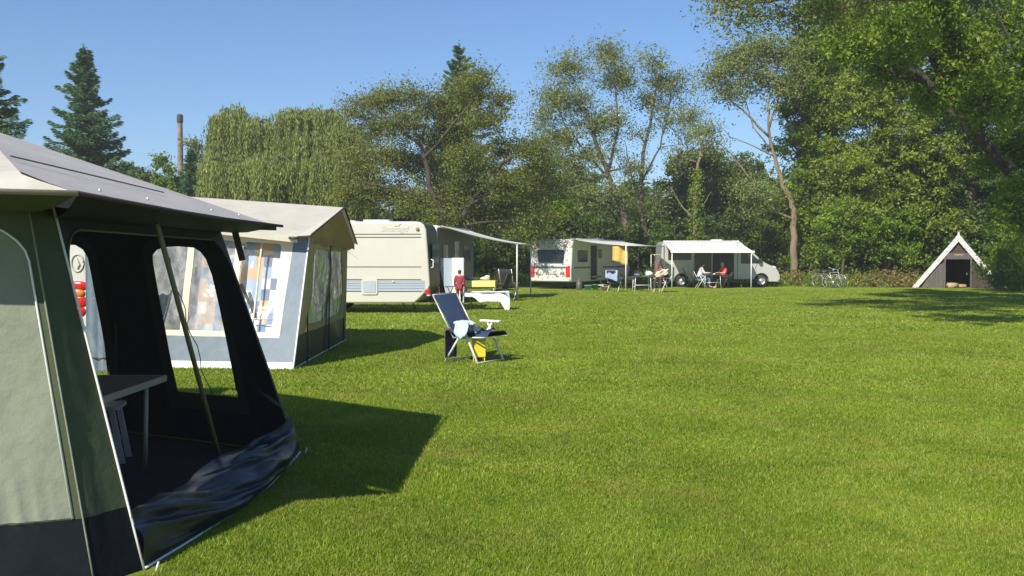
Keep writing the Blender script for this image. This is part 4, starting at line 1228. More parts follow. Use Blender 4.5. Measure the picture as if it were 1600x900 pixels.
def clutter_four():
    # things on the yellow table
    y = 33.2; z = .776
    b = MB(); b.lathe([(0, 0), (.13, 0), (.20, .09), (.21, .10), (.19, .10), (.12, .02), (0, .02)], 'blue_plastic', (wx(736, y), y, z)); tag(b.build('bowl'), 'blue washing-up bowl at the left end of the yellow table', 'bowl')
    b = MB(); b.ell((wx(758, y), y + .1, z + .06), (.17, .14, .06), 'newsprint', 12, 8, .5); b.ell((wx(762, y), y + .05, z + .12), (.10, .10, .05), 'paper', 10, 6, .5); tag(b.build('folded_clothes'), 'heap of pink and white clothes on the yellow table', 'clothes')
    # windbreak in orange and white behind
    y = 38.0
    t = thing('beach_chair', 'orange folding chair behind the canopy pole', 'chair', (wx(789, y), y, 0), R(20))
    m = MB(); m.sheet(lambda u, v: Vector((-.32 + .64 * u, .15 * v, .70 + .42 * v)), 6, 6, 'orange_cloth'); m.build('backrest', t)
    m = MB(); m.sheet(lambda u, v: Vector((-.32 + .64 * u, -.45 + .6 * v, .42 + .03 * math.sin(3 * v))), 6, 6, 'orange_cloth'); m.build('seat', t)
    for s in (-1, 1):
        MB().tube([(s * .33, .25, 1.14), (s * .33, -.30, .0)], .013, 'alu', 6).build('leg', t); MB().tube([(s * .33, -.45, .43), (s * .33, .30, 0)], .013, 'alu', 6).build('leg', t)
clutter_four()

def camp_chair(label, x, y, rz, mat, frame='alu', group=None, hi=.95):
    """upright folding chair; faces local +x"""
    t = thing('camping_chair', label, 'chair', (x, y, 0), rz, group)
    m = MB(); m.sheet(lambda u, v: Vector((-.22 + .44 * u, -.24 + .48 * v, .44 - .03 * math.sin(math.pi * v) - .02 * (1 - u))), 6, 8, mat); o = m.build('seat', t); o.modifiers.new('s', 'SOLIDIFY').thickness = .03
    m = MB(); m.sheet(lambda u, v: Vector((-.24 - .20 * u, -.24 + .48 * v, .46 + (hi - .46) * u)), 6, 8, mat); o = m.build('backrest', t); o.modifiers.new('s', 'SOLIDIFY').thickness = .03
    for s in (-1, 1):
        m = MB(); m.tube([(-.22, s * .26, .44), (-.45, s * .26, hi + .02)], .013, frame, 6); m.tube([(-.24, s * .26, .43), (.24, s * .26, .43)], .013, frame, 6); m.build('side_frame', t)
        MB().box((-.02, s * .28, .645), (.42, .05, .025), frame).build('armrest', t)
        MB().tube([(.14, s * .27, .63), (-.27, s * .27, 0)], .014, frame, 6).build('leg', t)
        MB().tube([(-.12, s * .27, .63), (.25, s * .27, 0)], .014, frame, 6).build('leg', t)
    return t
def drape(name, label, M, w, d, h, mat, cat='towel'):
    m = MB()
    def P(u, v):
        y = (u - .5) * w
        if v < .5: p = Vector((-.36 - .02 * math.sin(u * 12) - .12 * (.5 - v), y, hi_ - h * (1 - v * 2) * (1 - .35 * (u if True else 0))))
        else: p = Vector((-.33 + .10 * (v - .5), y, hi_ - d * (v - .5) * 2))
        p.z += .02 * math.sin(u * 3.1)
        return p
    hi_ = .99
    m.sheet(P, 20, 16, mat); m.v = [tuple(M @ Vector(v)) for v in m.v]
    o = m.build(name); o.modifiers.new('s', 'SOLIDIFY').thickness = .012; tag(o, label, cat)

# dark chairs by caravan four
def cabinet():
    y = 32.4
    t = thing('cabinet', 'narrow white cabinet with a grey open door beside the shaded caravan', 'cabinet', (wx(715.5, y), y, 0), R(0))
    m = MB(); m.box((0, .2, .80), (.40, .40, 1.56), 'white_trim'); m.build('body', t, bevel=.01)
    m = MB(); m.box((-.42, .22, .80), (.42, .03, 1.54), 'stripe_and_shade'); d = m.build('door', t)  # open white door, its shade painted in as blue grey
    MB().box((-.58, .20, .9), (.02, .02, .12), 'alu').build('handle', d)
    for sx in (-1, 1): MB().box((sx * .15, .2, .01), (.05, .35, .02), 'black_plastic').build('foot', t)
cabinet()
camp_chair('dark folding chair behind the white clothed table, backrest to the camera', wx(797, 34.6), 34.6, R(65), 'black_cloth', 'alu', hi=1.15)
camp_chair('dark folding chair at the right end of the yellow table', wx(779, 33.6), 33.6, R(160), 'black_cloth', 'dark_pole', hi=1.0)
camp_chair('dark high-backed folding chair left of the maroon figure', wx(694, 30.4), 30.4, R(50), 'dark_green_pvc', 'dark_pole', hi=1.15)

# by caravan five
c = camp_chair('white framed chair with a blue grey towel over its back', wx(961, 43.3), 43.3, R(58), 'black_cloth', 'white_metal', hi=.98)
drape('towel', 'blue grey towel over the back of the chair by the canopy pole', Matrix.Translation((wx(961, 43.3), 43.3, 0)) @ Matrix.Rotation(R(58), 4, 'Z'), .62, .4, .52, 'lavender_cloth')
camp_chair('dark chair under the canopy right of the pole', wx(985, 45.2), 45.2, R(-120), 'black_cloth', 'dark_pole')
camp_chair('green folding chair by the van, behind the man in white', wx(1080, 48.6), 48.6, R(-10), 'green_chair', 'dark_pole', hi=1.05)
def picnic_table(label, x, y, rz, L, W_, H, mat, leg):
    t = thing('camping_table', label, 'table', (x, y, 0), rz)
    m = MB(); m.box((0, 0, H), (L, W_, .03), mat); m.build('table_top', t, bevel=.005)
    for sx in (-1, 1):
        for sy in (-1, 1): MB().tube([(sx * (L / 2 - .12), sy * (W_ / 2 - .08), H), (sx * (L / 2 - .08), sy * (W_ / 2 - .05), 0)], .018, leg, 6).build('leg', t)
        MB().tube([(sx * (L / 2 - .09), -W_ / 2 + .06, .22), (sx * (L / 2 - .09), W_ / 2 - .06, .22)], .012, leg, 6).build('stretcher', t)
    MB().tube([(-L / 2 + .1, -W_ / 2 + .06, .3), (L / 2 - .1, -W_ / 2 + .06, .3)], .014, leg, 6).build('stretcher', t)
    return t
picnic_table('white legged table beside the person with the newspaper', wx(1003, 43.6), 43.6, R(5), .95, .6, .70, 'grey_top', 'white_metal')
picnic_table('dark camping table between the man in white and the woman in red', wx(1112, 48.0), 48.0, 0, 1.0, .7, .70, 'grey_top', 'alu')
def tabletop_five():
    y = 43.6; z = .715
    m = MB(); m.lathe([(0, 0), (.05, 0), (.06, .02), (.055, .18), (.02, .24), (.02, .28), (0, .28)], 'blue_plastic', (wx(1010, y), y, z)); tag(m.build('water_bottle'), 'blue water bottle on the white legged table', 'bottle')
    m = MB(); m.ell((wx(1014, y), y - .1, z + .12), (.15, .12, .12), 'paper', 12, 8, .3); tag(m.build('paper_bag'), 'crumpled white bag on the white legged table', 'bag')
    m = MB(); m.ell((wx(996, y), y + .05, z + .06), (.16, .14, .06), 'bluegrey_cloth', 12, 8, .3); tag(m.build('folded_cloth'), 'blue grey cloth bundle on the white legged table', 'cloth')
    # paper on the couple's table
    y = 48.0; z = .717
    m = MB(); m.sheet(lambda u, v: Vector((wx(1107, y) - .05 + .36 * u, y - .25 + .4 * v, z + .012 + .09 * abs(math.sin(math.pi * (u + .25))) ** 2)), 10, 4, 'paper'); o = m.build('newspaper'); o.modifiers.new('s', 'SOLIDIFY').thickness = .006; tag(o, 'open newspaper on the table between the couple', 'newspaper')
tabletop_five()
def buckets():
    def bucket(label, x, y, mat, r=.17, h=.26):
        t = thing('bucket', label, 'bucket', (x, y, 0), 0, 'buckets beside the white caravan')
        m = MB(); m.lathe([(0, .0), (r * .75, 0), (r, h), (r * 1.06, h), (r * 1.06, h - .02), (r * .96, h - .01), (r * .7, .02), (0, .02)], mat, n=20); m.build('pail', t)
        m = MB(); m.tube([(math.cos(a) * r * 1.02, 0, h - .02 + math.sin(a) * -.0 + .02 * math.sin(a)) for a in [math.pi * k / 10 for k in range(11)]], .006, 'alu', 5); m.build('handle', t)
    bucket('blue bucket on the grass under the white caravan', wx(919, 45.3), 45.3, 'blue_plastic', .20, .24)
    bucket('green bucket right of the blue bucket', wx(930, 45.4), 45.4, 'green_plastic', .15, .27)
    t = thing('step', 'white caravan step on the grass before the doorway', 'step', (wx(941, 45.9), 45.9, 0), R(-31))
    m = MB(); m.box((0, 0, .23), (.35, .5, .03), 'white_metal'); m.build('tread', t)
    for sx in (-1, 1):
        for sy in (-1, 1): MB().box((sx * .15, sy * .22, .11), (.04, .03, .22), 'white_metal').build('leg', t)
    m = MB(); m.box((0, 0, .09), (.34, .26, .18), 'wood_dark'); m.box((0, 0, .19), (.36, .28, .02), 'log_wood'); o = m.build('box'); o.location = (wx(947, 44.6), 44.6, 0); tag(o, 'small brown box on the grass near the towel chair', 'box')
    t = thing('gas_bottle', 'grey gas bottle under the white caravan', 'gas bottle', (wx(905, 45.6), 45.6, 0))
    m = MB(); m.lathe([(0, .02), (.14, .02), (.15, .06), (.15, .36), (.10, .43), (.03, .45), (0, .45)], 'grey_and_shade', n=20); m.build('cylinder', t)
    m = MB(); m.lathe([(.08, .43), (.085, .50), (.07, .50), (.07, .43)], 'grey_and_shade', n=16); m.box((0, 0, .48), (.04, .04, .06), 'rim_metal'); m.build('valve_guard', t)
buckets()

# ================================================================== people
def skin_mesh(name, joints, edges, root, mats, sub=1):
    """one continuous surface grown round a jointed skeleton"""
    keys = list(joints)
    me = bpy.data.meshes.new(name)
    me.from_pydata([joints[k][:3] for k in keys], [(keys.index(a), keys.index(b)) for a, b in edges], [])
    o = bpy.data.objects.new(name, me); COL.objects.link(o)
    sk = o.modifiers.new('skin', 'SKIN'); sk.use_smooth_shade = True
    if not me.skin_vertices: pass
    lay = me.skin_vertices[0].data
    for i, k in enumerate(keys):
        r = joints[k][3]; rr = joints[k][4] if len(joints[k]) > 4 else r
        lay[i].radius = (r, rr); lay[i].use_root = (k == root)
    ss = o.modifiers.new('sub', 'SUBSURF'); ss.levels = sub; ss.render_levels = sub
    dg = bpy.context.evaluated_depsgraph_get()
    out = bpy.data.meshes.new_from_object(o.evaluated_get(dg))
    bpy.data.objects.remove(o)
    out.name = name; out.materials.clear()
    for m in mats: out.materials.append(MATS[m])
    out.polygons.foreach_set('use_smooth', [True] * len(out.polygons))
    return out

def join_meshes(name, meshes, mats):
    bm = bmesh.new()
    for me in meshes: bm.from_mesh(me)
    out = bpy.data.meshes.new(name); bm.to_mesh(out); bm.free()
    out.materials.clear()
    for m in mats: out.materials.append(MATS[m])
    out.polygons.foreach_set('use_smooth', [True] * len(out.polygons))
    return out

def hand_chain(J, E, wrist, k, d, side):
    """palm, four unequal curled fingers and a thumb beyond the wrist; d = unit direction of the palm, side = towards the thumb"""
    d = Vector(d).normalized(); s = Vector(side).normalized(); n = d.cross(s).normalized()
    w = Vector(J[wrist][:3])
    meshes = []
    def chain(pts, rs, nm):
        j = {str(i): (*p, r) for i, (p, r) in enumerate(zip(pts, rs))}
        meshes.append(skin_mesh(nm, j, [(str(i), str(i + 1)) for i in range(len(pts) - 1)], '0', ['skin'], 1))
    palm = w + d * .045
    chain([w, w + d * .04, w + d * .085], [.022, .030, .030], 'palm')
    for i, ln in enumerate((.070, .078, .073, .058)):
        b = w + d * .078 + s * (.027 - .018 * i)
        c1 = b + d * ln * .5; c2 = c1 + (d * .75 + Vector((0, 0, -.6))) * ln * .35; c3 = c2 + (d * .35 + Vector((0, 0, -.9))) * ln * .25
        chain([b - d * .03, c1, c2, c3], [.009, .0085, .008, .0065], 'finger')
    b = w + d * .03 + s * .022
    chain([b, b + (d * .6 + s * .8) * .035, b + (d * .9 + s * .7) * .062], [.011, .010, .008], 'thumb')
    return meshes

def person(label, loc, rz, pose, top, legs, hair, shoe='shoe', cap=None, sleeves='long', hold=None, hair_long=False):
    t = thing('person', label, 'person', loc, rz)
    p = pose
    J = {}
    J['pelvis'] = (*p['pelvis'], .125, .15)
    J['waist'] = (*p['waist'], .115, .14)
    J['chest'] = (*p['chest'], .12, .165)
    J['neck0'] = (*p['neck'], .055)
    hd = Vector(p['head']); nk = Vector(p['neck']); up = (hd - nk).normalized()
    J['neck1'] = (*(nk + up * .06), .05)
    J['head0'] = (*(hd - up * .05), .068, .075)
    J['head1'] = (*hd, .082, .078)
    J['head2'] = (*(hd + up * .07), .07, .068)
    E = [('pelvis', 'waist'), ('waist', 'chest'), ('chest', 'neck0'), ('neck0', 'neck1'), ('neck1', 'head0'), ('head0', 'head1'), ('head1', 'head2')]
    for s in 'LR':
        for nm, r in (('shoulder', .062), ('elbow', .044), ('wrist', .027), ('hip', .09), ('knee', .06), ('ankle', .038), ('toe', .032)):
            J[nm + s] = (*p[nm + s], r)
        heel = Vector(p['ankle' + s]) + Vector((-.03, 0, -.035))
        E += [('chest', 'shoulder' + s), ('shoulder' + s, 'elbow' + s), ('elbow' + s, 'wrist' + s), ('pelvis', 'hip' + s), ('hip' + s, 'knee' + s), ('knee' + s, 'ankle' + s), ('ankle' + s, 'toe' + s)]
    ms = [skin_mesh('person_body', J, E, 'pelvis', ['skin'], 2)]
    fwd = Vector(p.get('face', (1, 0, 0))).normalized()
    sd_ = Vector((0, 0, 1)).cross(fwd).normalized()
    upf = fwd.cross(sd_).normalized() if False else up
    f = MB()
    f.ell(hd + fwd * .088 - up * .012, (.02, .014, .024), 'skin', 8, 6)          # nose
    for q in (-1, 1): f.ell(hd + sd_ * .083 * q - up * .005, (.018, .010, .030), 'skin', 8, 6)   # ears
    f.ell(hd + fwd * .055 - up * .075, (.03, .03, .022), 'skin', 8, 6)           # chin
    tmp = bpy.data.meshes.new('f'); tmp.from_pydata(f.v, [], f.f); ms.append(tmp)
    for s in 'LR':
        w = Vector(p['wrist' + s]); e = Vector(p['elbow' + s]); d = (w - e)
        side = Vector((0, -1 if s == 'L' else 1, .25))
        ms += hand_chain(J, E, 'wrist' + s, s, d, side)
    me = join_meshes('person_body', ms, ['skin'])
    o = bpy.data.objects.new('body', me); COL.objects.link(o); o.parent = t
    # face details
    f = MB()
    for q in (-1, 1): f.ell(hd + fwd * .078 + sd_ * .030 * q + up * .008, (.012, .010, .007), 'black_plastic', 8, 6)
    f.box(hd + fwd * .083 - up * .048, (.012, .045, .008), 'maroon_cloth', Matrix.Rotation(math.atan2(fwd.y, fwd.x), 3, 'Z'))
    f.build('face', t)
    h = MB()
    h.ell(hd - fwd * .018 + up * .035, (.098, .092, .085), hair, 14, 10, .06)
    h.ell(hd - fwd * .05 - up * .02, (.06, .085, .08), hair, 12, 8, .06)
    if hair_long: h.ell(hd - fwd * .07 - up * .13, (.05, .08, .13), hair, 12, 8, .08)
    h.build('hair', t)
    def grown(nm, names, add, mat, edges, root, extra=None):
        j = {k: (*J[k][:3], J[k][3] + add, (J[k][4] if len(J[k]) > 4 else J[k][3]) + add) for k in names}
        if extra: j.update(extra)
        m_ = skin_mesh(nm, j, edges, root, [mat], 2)
        oo = bpy.data.objects.new(nm, m_); COL.objects.link(oo); oo.parent = t
    names = ['pelvis', 'waist', 'chest', 'neck0']; ed = [('pelvis', 'waist'), ('waist', 'chest'), ('chest', 'neck0')]
    ex = {}
    for s in 'LR':
        names += ['shoulder' + s]
        ed += [('chest', 'shoulder' + s)]
        el = Vector(J['elbow' + s][:3]); sh = Vector(J['shoulder' + s][:3]); wr = Vector(J['wrist' + s][:3])
        if sleeves == 'long':
            names.append('elbow' + s); c = lerp(el, wr, .85); ex['cuff' + s] = (*c, .042); ed += [('shoulder' + s, 'elbow' + s), ('elbow' + s, 'cuff' + s)]
        else:
            c = lerp(sh, el, .75); ex['cuff' + s] = (*c, .064); ed += [('shoulder' + s, 'cuff' + s)]
    grown('shirt', names, .018, top, ed, 'pelvis', ex)
    names = ['pelvis']; ed = []; ex = {}
    for s in 'LR':
        names += ['hip' + s, 'knee' + s]; a = Vector(J['ankle' + s][:3]); k = Vector(J['knee' + s][:3])
        ex['hem' + s] = (*lerp(k, a, .9), .055); ed += [('pelvis', 'hip' + s), ('hip' + s, 'knee' + s), ('knee' + s, 'hem' + s)]
    grown('trousers', names, .016, legs, ed, 'pelvis', ex)
    for s in 'LR':
        a = Vector(J['ankle' + s][:3]); to = Vector(J['toe' + s][:3])
        j = {'a': (*(a + Vector((0, 0, -.02))), .05), 'b': (*lerp(a, to, .5).xy, .05, .045), 'c': (to.x, to.y, .04, .038)}
        m_ = skin_mesh('shoe', j, [('a', 'b'), ('b', 'c')], 'a', [shoe], 1)
        oo = bpy.data.objects.new('shoe', m_); COL.objects.link(oo); oo.parent = t
    return t

seated = dict(pelvis=(-.10, 0, .54), waist=(-.08, 0, .70), chest=(-.02, 0, .92), neck=(.02, 0, 1.08), head=(.07, 0, 1.22), face=(1, 0, -.3),
              shoulderL=(-.02, .19, 1.01), shoulderR=(-.02, -.19, 1.01), elbowL=(.10, .26, .78), elbowR=(.10, -.26, .78), wristL=(.33, .12, .80), wristR=(.33, -.12, .80),
              hipL=(-.04, .10, .53), hipR=(-.04, -.10, .53), kneeL=(.38, .13, .54), kneeR=(.38, -.13, .54), ankleL=(.36, .13, .11), ankleR=(.40, -.13, .11),
              toeL=(.52, .15, .045), toeR=(.56, -.15, .045))
camp_chair('folding chair with pale crossed legs under the man in white', wx(1096, 48.0), 48.0, 0, 'black_cloth', 'white_metal', hi=.85)
person('man in white shirt and jeans seated at the table by the van, reading', (wx(1096, 48.0), 48.0, 0), 0, seated, 'shirt_white', 'jeans', 'hair_brown')
camp_chair('folding chair under the woman in red by the van', wx(1130, 48.2), 48.2, R(200), 'black_cloth', 'dark_pole', hi=.85)
pose2 = dict(seated); pose2.update(kneeL=(.36, .10, .56), kneeR=(.38, -.09, .54), ankleL=(.52, .06, .11), ankleR=(.34, -.08, .11), toeL=(.68, .06, .045), toeR=(.50, -.08, .045))
person('woman in red top seated at the table by the van', (wx(1130, 48.2), 48.2, 0), R(205), pose2, 'shirt_red', 'trousers_dark', 'hair_grey', 'shoe_white', sleeves='short')
camp_chair('folding chair under the person with the newspaper', wx(1033, 42.6), 42.6, R(215), 'black_cloth', 'white_metal', hi=.8)
person('person with long brown hair and brown top seated, newspaper on lap', (wx(1033, 42.6), 42.6, 0), R(235), seated, 'shirt_brown', 'trousers_dark', 'hair_brown', 'shoe_white', hair_long=True)
def paper():
    y = 42.3
    m = MB(); q = R(20)
    m.sheet(lambda u, v: Vector((wx(1032, y) - .26 + .56 * u + .03 * math.sin(v * 9), y - .14 - .10 * v - .05 * abs(math.sin(u * 3.14 * 1.5)), .66 + .30 * v * (1 - .35 * abs(u - .5)) + .16 * u + .02 * math.sin(u * 14))), 10, 6, 'newsprint')
    o = m.build('newspaper'); o.modifiers.new('s', 'SOLIDIFY').thickness = .006; tag(o, 'large pinkish newspaper held by the long haired person', 'newspaper')
paper()
# standing child in maroon near the tables, seen from behind
H = 1.13 / 1.75
st = dict(pelvis=(0, 0, .92), waist=(0, 0, 1.08), chest=(.0, 0, 1.30), neck=(.0, 0, 1.46), head=(.03, 0, 1.62), face=(1, 0, -.2),
          shoulderL=(0, .19, 1.40), shoulderR=(0, -.19, 1.40), elbowL=(-.02, .24, 1.12), elbowR=(-.02, -.24, 1.12), wristL=(.05, .24, .88), wristR=(.05, -.24, .88),
          hipL=(0, .09, .90), hipR=(0, -.09, .90), kneeL=(.02, .11, .50), kneeR=(.0, -.11, .50), ankleL=(-.01, .13, .11), ankleR=(-.01, -.12, .11), toeL=(.13, .15, .045), toeR=(.13, -.14, .045))
pc = person('child in maroon top and trousers standing left of the white clothed table', (wx(718, 31.0), 31.0, 0), R(75), st, 'maroon_cloth', 'maroon_cloth', 'hair_brown')
pc.scale = (.68, .68, .68)

# ================================================================== A-frame hut
def hut():
    y = 48.0
    t = thing('wooden_hut', 'small A-frame wooden hut with white edge boards under the trees', 'hut', (wx(1497, y), y, 0), R(-27))
    D = 2.6; hw = 2.05; pz = 2.62
    m = MB()
    m.prism([(-hw + .12, .12, 0), (-.62, .12, 0), (-.62, .12, 1.50), (.60, .12, 1.50), (.60, .12, 0), (hw - .12, .12, 0), (0, .12, pz - .1)], (0, .06, 0), 'wood_dark')
    m.build('front_wall', t)
    m = MB()
    for s in (-1, 1):
        nx = Vector((s * pz, 0, hw)).normalized() * .06
        a = Vector((s * hw, .02, 0)); b = Vector((0, .02, pz))
        m.prism([a, b, b + nx, a + nx], (0, D, 0), 'wood_dark')
    m.build('roof', t)
    for s in (-1, 1):
        d = Vector((-s * hw, 0, pz)).normalized(); n = Vector((s * pz, 0, hw)).normalized()
        a = Vector((s * (hw + .04), -.04, -.02)); b = Vector((s * -.06, -.04 - (.035 if s > 0 else 0), pz + .10))
        m = MB(); m.prism([a - n * .14, a + n * .10, b + n * .10, b - n * .14], (0, .07, 0), 'wood_white'); m.build('edge_board', t)
    m = MB(); m.prism([(-.06, -.09, pz - .05), (.08, -.09, pz - .05), (.03, -.09, pz + .30), (-.05, -.09, pz + .24)], (0, .04, 0), 'wood_white'); m.build('finial', t)
    m = MB(); m.prism([(-.75, -.0, 1.50), (.9, -.0, 1.50), (.62, -.0, 1.83), (-.62, -.0, 1.83)], (0, .10, 0), 'wood_grey'); m.build('name_board', t)
    m = MB(); m.box((-.62, .03, .75), (.08, .10, 1.5), 'wood_grey'); m.build('post', t)
    m = MB(); m.box((.60, .03, .75), (.08, .10, 1.5), 'wood_grey'); m.build('post', t)
    m = MB(); m.rplate((.02, -.012, 1.72), (1, 0, 0), (0, 0, 1), .42, .05, .02, .012, 'log_wood'); m.build('sign_mark', t)
    m = MB(); m.prism([(-hw + .1, D - .05, 0), (hw - .1, D - .05, 0), (0, D - .05, pz - .1)], (0, .05, 0), 'wood_dark'); m.build('back_wall', t)
    m = MB(); m.prism([(-hw + .3, .10, .0), (-.66, .10, .0), (-.66, .10, 1.30), (-1.0, .10, 1.18)], (0, -.03, 0), 'wood_grey'); m.build('grey_panel', t)
hut()
def logs():
    for i, (dx, dy, ln, r, a, lab) in enumerate(((-.25, .05, .6, .14, 20, 'thick pale log lying in the mouth of the hut'), (.15, .45, .9, .10, -15, 'thinner log behind the thick one in the hut'))):
        m = MB(); c = Vector((wx(1497, 48) + dx, 48 + dy, r)); d = Vector((math.cos(R(a)), math.sin(R(a)), 0)) * ln / 2
        m.tube([c - d, c, c + d], [r, r * 1.05, r * .95], 'log_wood', 14); tag(m.build('log'), lab, 'log')
logs()

# ================================================================== bicycles
def bicycle(label, x, y, rz, lean, mat):
    t = thing('bicycle', label, 'bicycle', (x, y, 0), rz, 'bicycles parked at the edge of the trees')
    t.rotation_euler = (R(lean), 0, rz)
    r = .33
    for cx in (-.52, .52):
        e = bpy.data.objects.new('wheel', None); COL.objects.link(e); e.parent = t; e.location = (cx, 0, r)
        m = MB(); ring = [(r * math.cos(a), 0, r * math.sin(a)) for a in [2 * math.pi * k / 28 for k in range(29)]]
        m.tube(ring, .018, 'rubber', 6, cap=False); m.build('tyre', e)
        m = MB(); m.tube([(p[0] * .93, 0, p[2] * .93) for p in ring], .010, 'rim_metal', 5, cap=False)
        for k in range(14):
            a = 2 * math.pi * k / 14; m.tube([(0, .02 * (-1) ** k, 0), (r * .92 * math.cos(a), 0, r * .92 * math.sin(a))], .0025, 'rim_metal', 3)
        m.tube([(0, -.05, 0), (0, .05, 0)], .02, 'rim_metal', 8); m.build('rim', e)
        m = MB(); m.tube([((r + .035) * math.cos(a), 0, r + (r + .035) * math.sin(a)) for a in [R(20 + 140 * k / 10) for k in range(11)]], .022, 'rim_metal', 5); g = m.build('mudguard', t); g.location = (cx, 0, 0)
    m = MB()
    bb = (-.08, 0, .28); seat = (-.22, 0, .80); head = (.36, 0, .84); hl = (.39, 0, .70)
    m.tube([bb, seat], .016, mat, 6); m.tube([seat, head], .016, mat, 6); m.tube([bb, hl], .018, mat, 6); m.tube([head, hl], .018, mat, 6)
    for s in (-1, 1):
        m.tube([bb, (-.52, s * .06, r)], .010, mat, 5); m.tube([(-.2, 0, .76), (-.52, s * .06, r)], .009, mat, 5); m.tube([hl, (.42, s * .05, .62), (.52, s * .05, r)], .012, mat, 5)
    m.build('frame', t)
    m = MB(); m.tube([head, (.33, 0, .98)], .014, 'rim_metal', 6); m.tube([(.25, -.29, 1.03), (.34, -.12, 1.0), (.35, 0, .99), (.34, .12, 1.0), (.25, .29, 1.03)], .014, 'rim_metal', 6); m.build('handlebar', t)
    m = MB(); m.tube([seat, (-.25, 0, .90)], .013, 'rim_metal', 6); m.ell((-.27, 0, .92), (.14, .08, .035), 'black_plastic', 12, 6); m.build('saddle', t)
    m = MB(); m.lathe([(.0, -.02), (.09, -.02), (.09, -.03), (0, -.03)], 'rim_metal', (bb[0], 0, bb[2]), 'y', 18); m.tube([(bb[0], -.07, bb[2]), (bb[0] + .13, -.07, bb[2] - .1), (bb[0] + .13, -.16, bb[2] - .1)], .012, 'rim_metal', 5); m.tube([(bb[0], .07, bb[2]), (bb[0] - .13, .07, bb[2] + .1), (bb[0] - .13, .16, bb[2] + .1)], .012, 'rim_metal', 5); m.build('crank', t)
    m = MB(); m.box((-.56, 0, .72), (.36, .14, .012), 'rim_metal'); m.tube([(-.7, .06, .71), (-.52, .07, r)], .006, 'rim_metal', 4); m.build('carrier', t)
bicycle('silver bicycle leaning at the tree edge, front wheel to the right', wx(1304, 48.6), 48.6, R(-62), 8, 'silver_paint')
bicycle('dark bicycle standing just left of the silver one', wx(1291, 49.4), 49.4, R(-50), -6, 'black_plastic')
# ================================================================== trees
def leaves_np(C, L, W, rng, axis=None, axis_w=0.0, flat=0.0):
    """C (n,3) centres; L, W sizes; axis: preferred long direction"""
    n = len(C)
    d = rng.normal(size=(n, 3)); d /= np.linalg.norm(d, axis=1)[:, None]
    if axis is not None:
        d = d * (1 - axis_w) + np.asarray(axis) * axis_w; d /= np.linalg.norm(d, axis=1)[:, None]
    s = rng.normal(size=(n, 3))
    if flat: s[:, 2] *= (1 - flat)
    s = np.cross(d, s); s /= (np.linalg.norm(s, axis=1)[:, None] + 1e-9)
    L = np.broadcast_to(L, (n,))[:, None] / 2; W = np.broadcast_to(W, (n,))[:, None] / 2
    V = np.stack([C - d * L, C + s * W - d * L * .15, C + d * L, C - s * W - d * L * .15], 1).reshape(-1, 3)
    return V

def crown_obj(name, V, mat, parent):
    F = np.arange(len(V)).reshape(-1, 4)
    me = tri_mesh(name, V, F, mat)
    o = bpy.data.objects.new(name, me); COL.objects.link(o); o.parent = parent
    return o

def curve3(a, b, c, n):
    return [(Vector(a) * (1 - t) ** 2 + Vector(b) * 2 * t * (1 - t) + Vector(c) * t * t) for t in [i / n for i in range(n + 1)]]

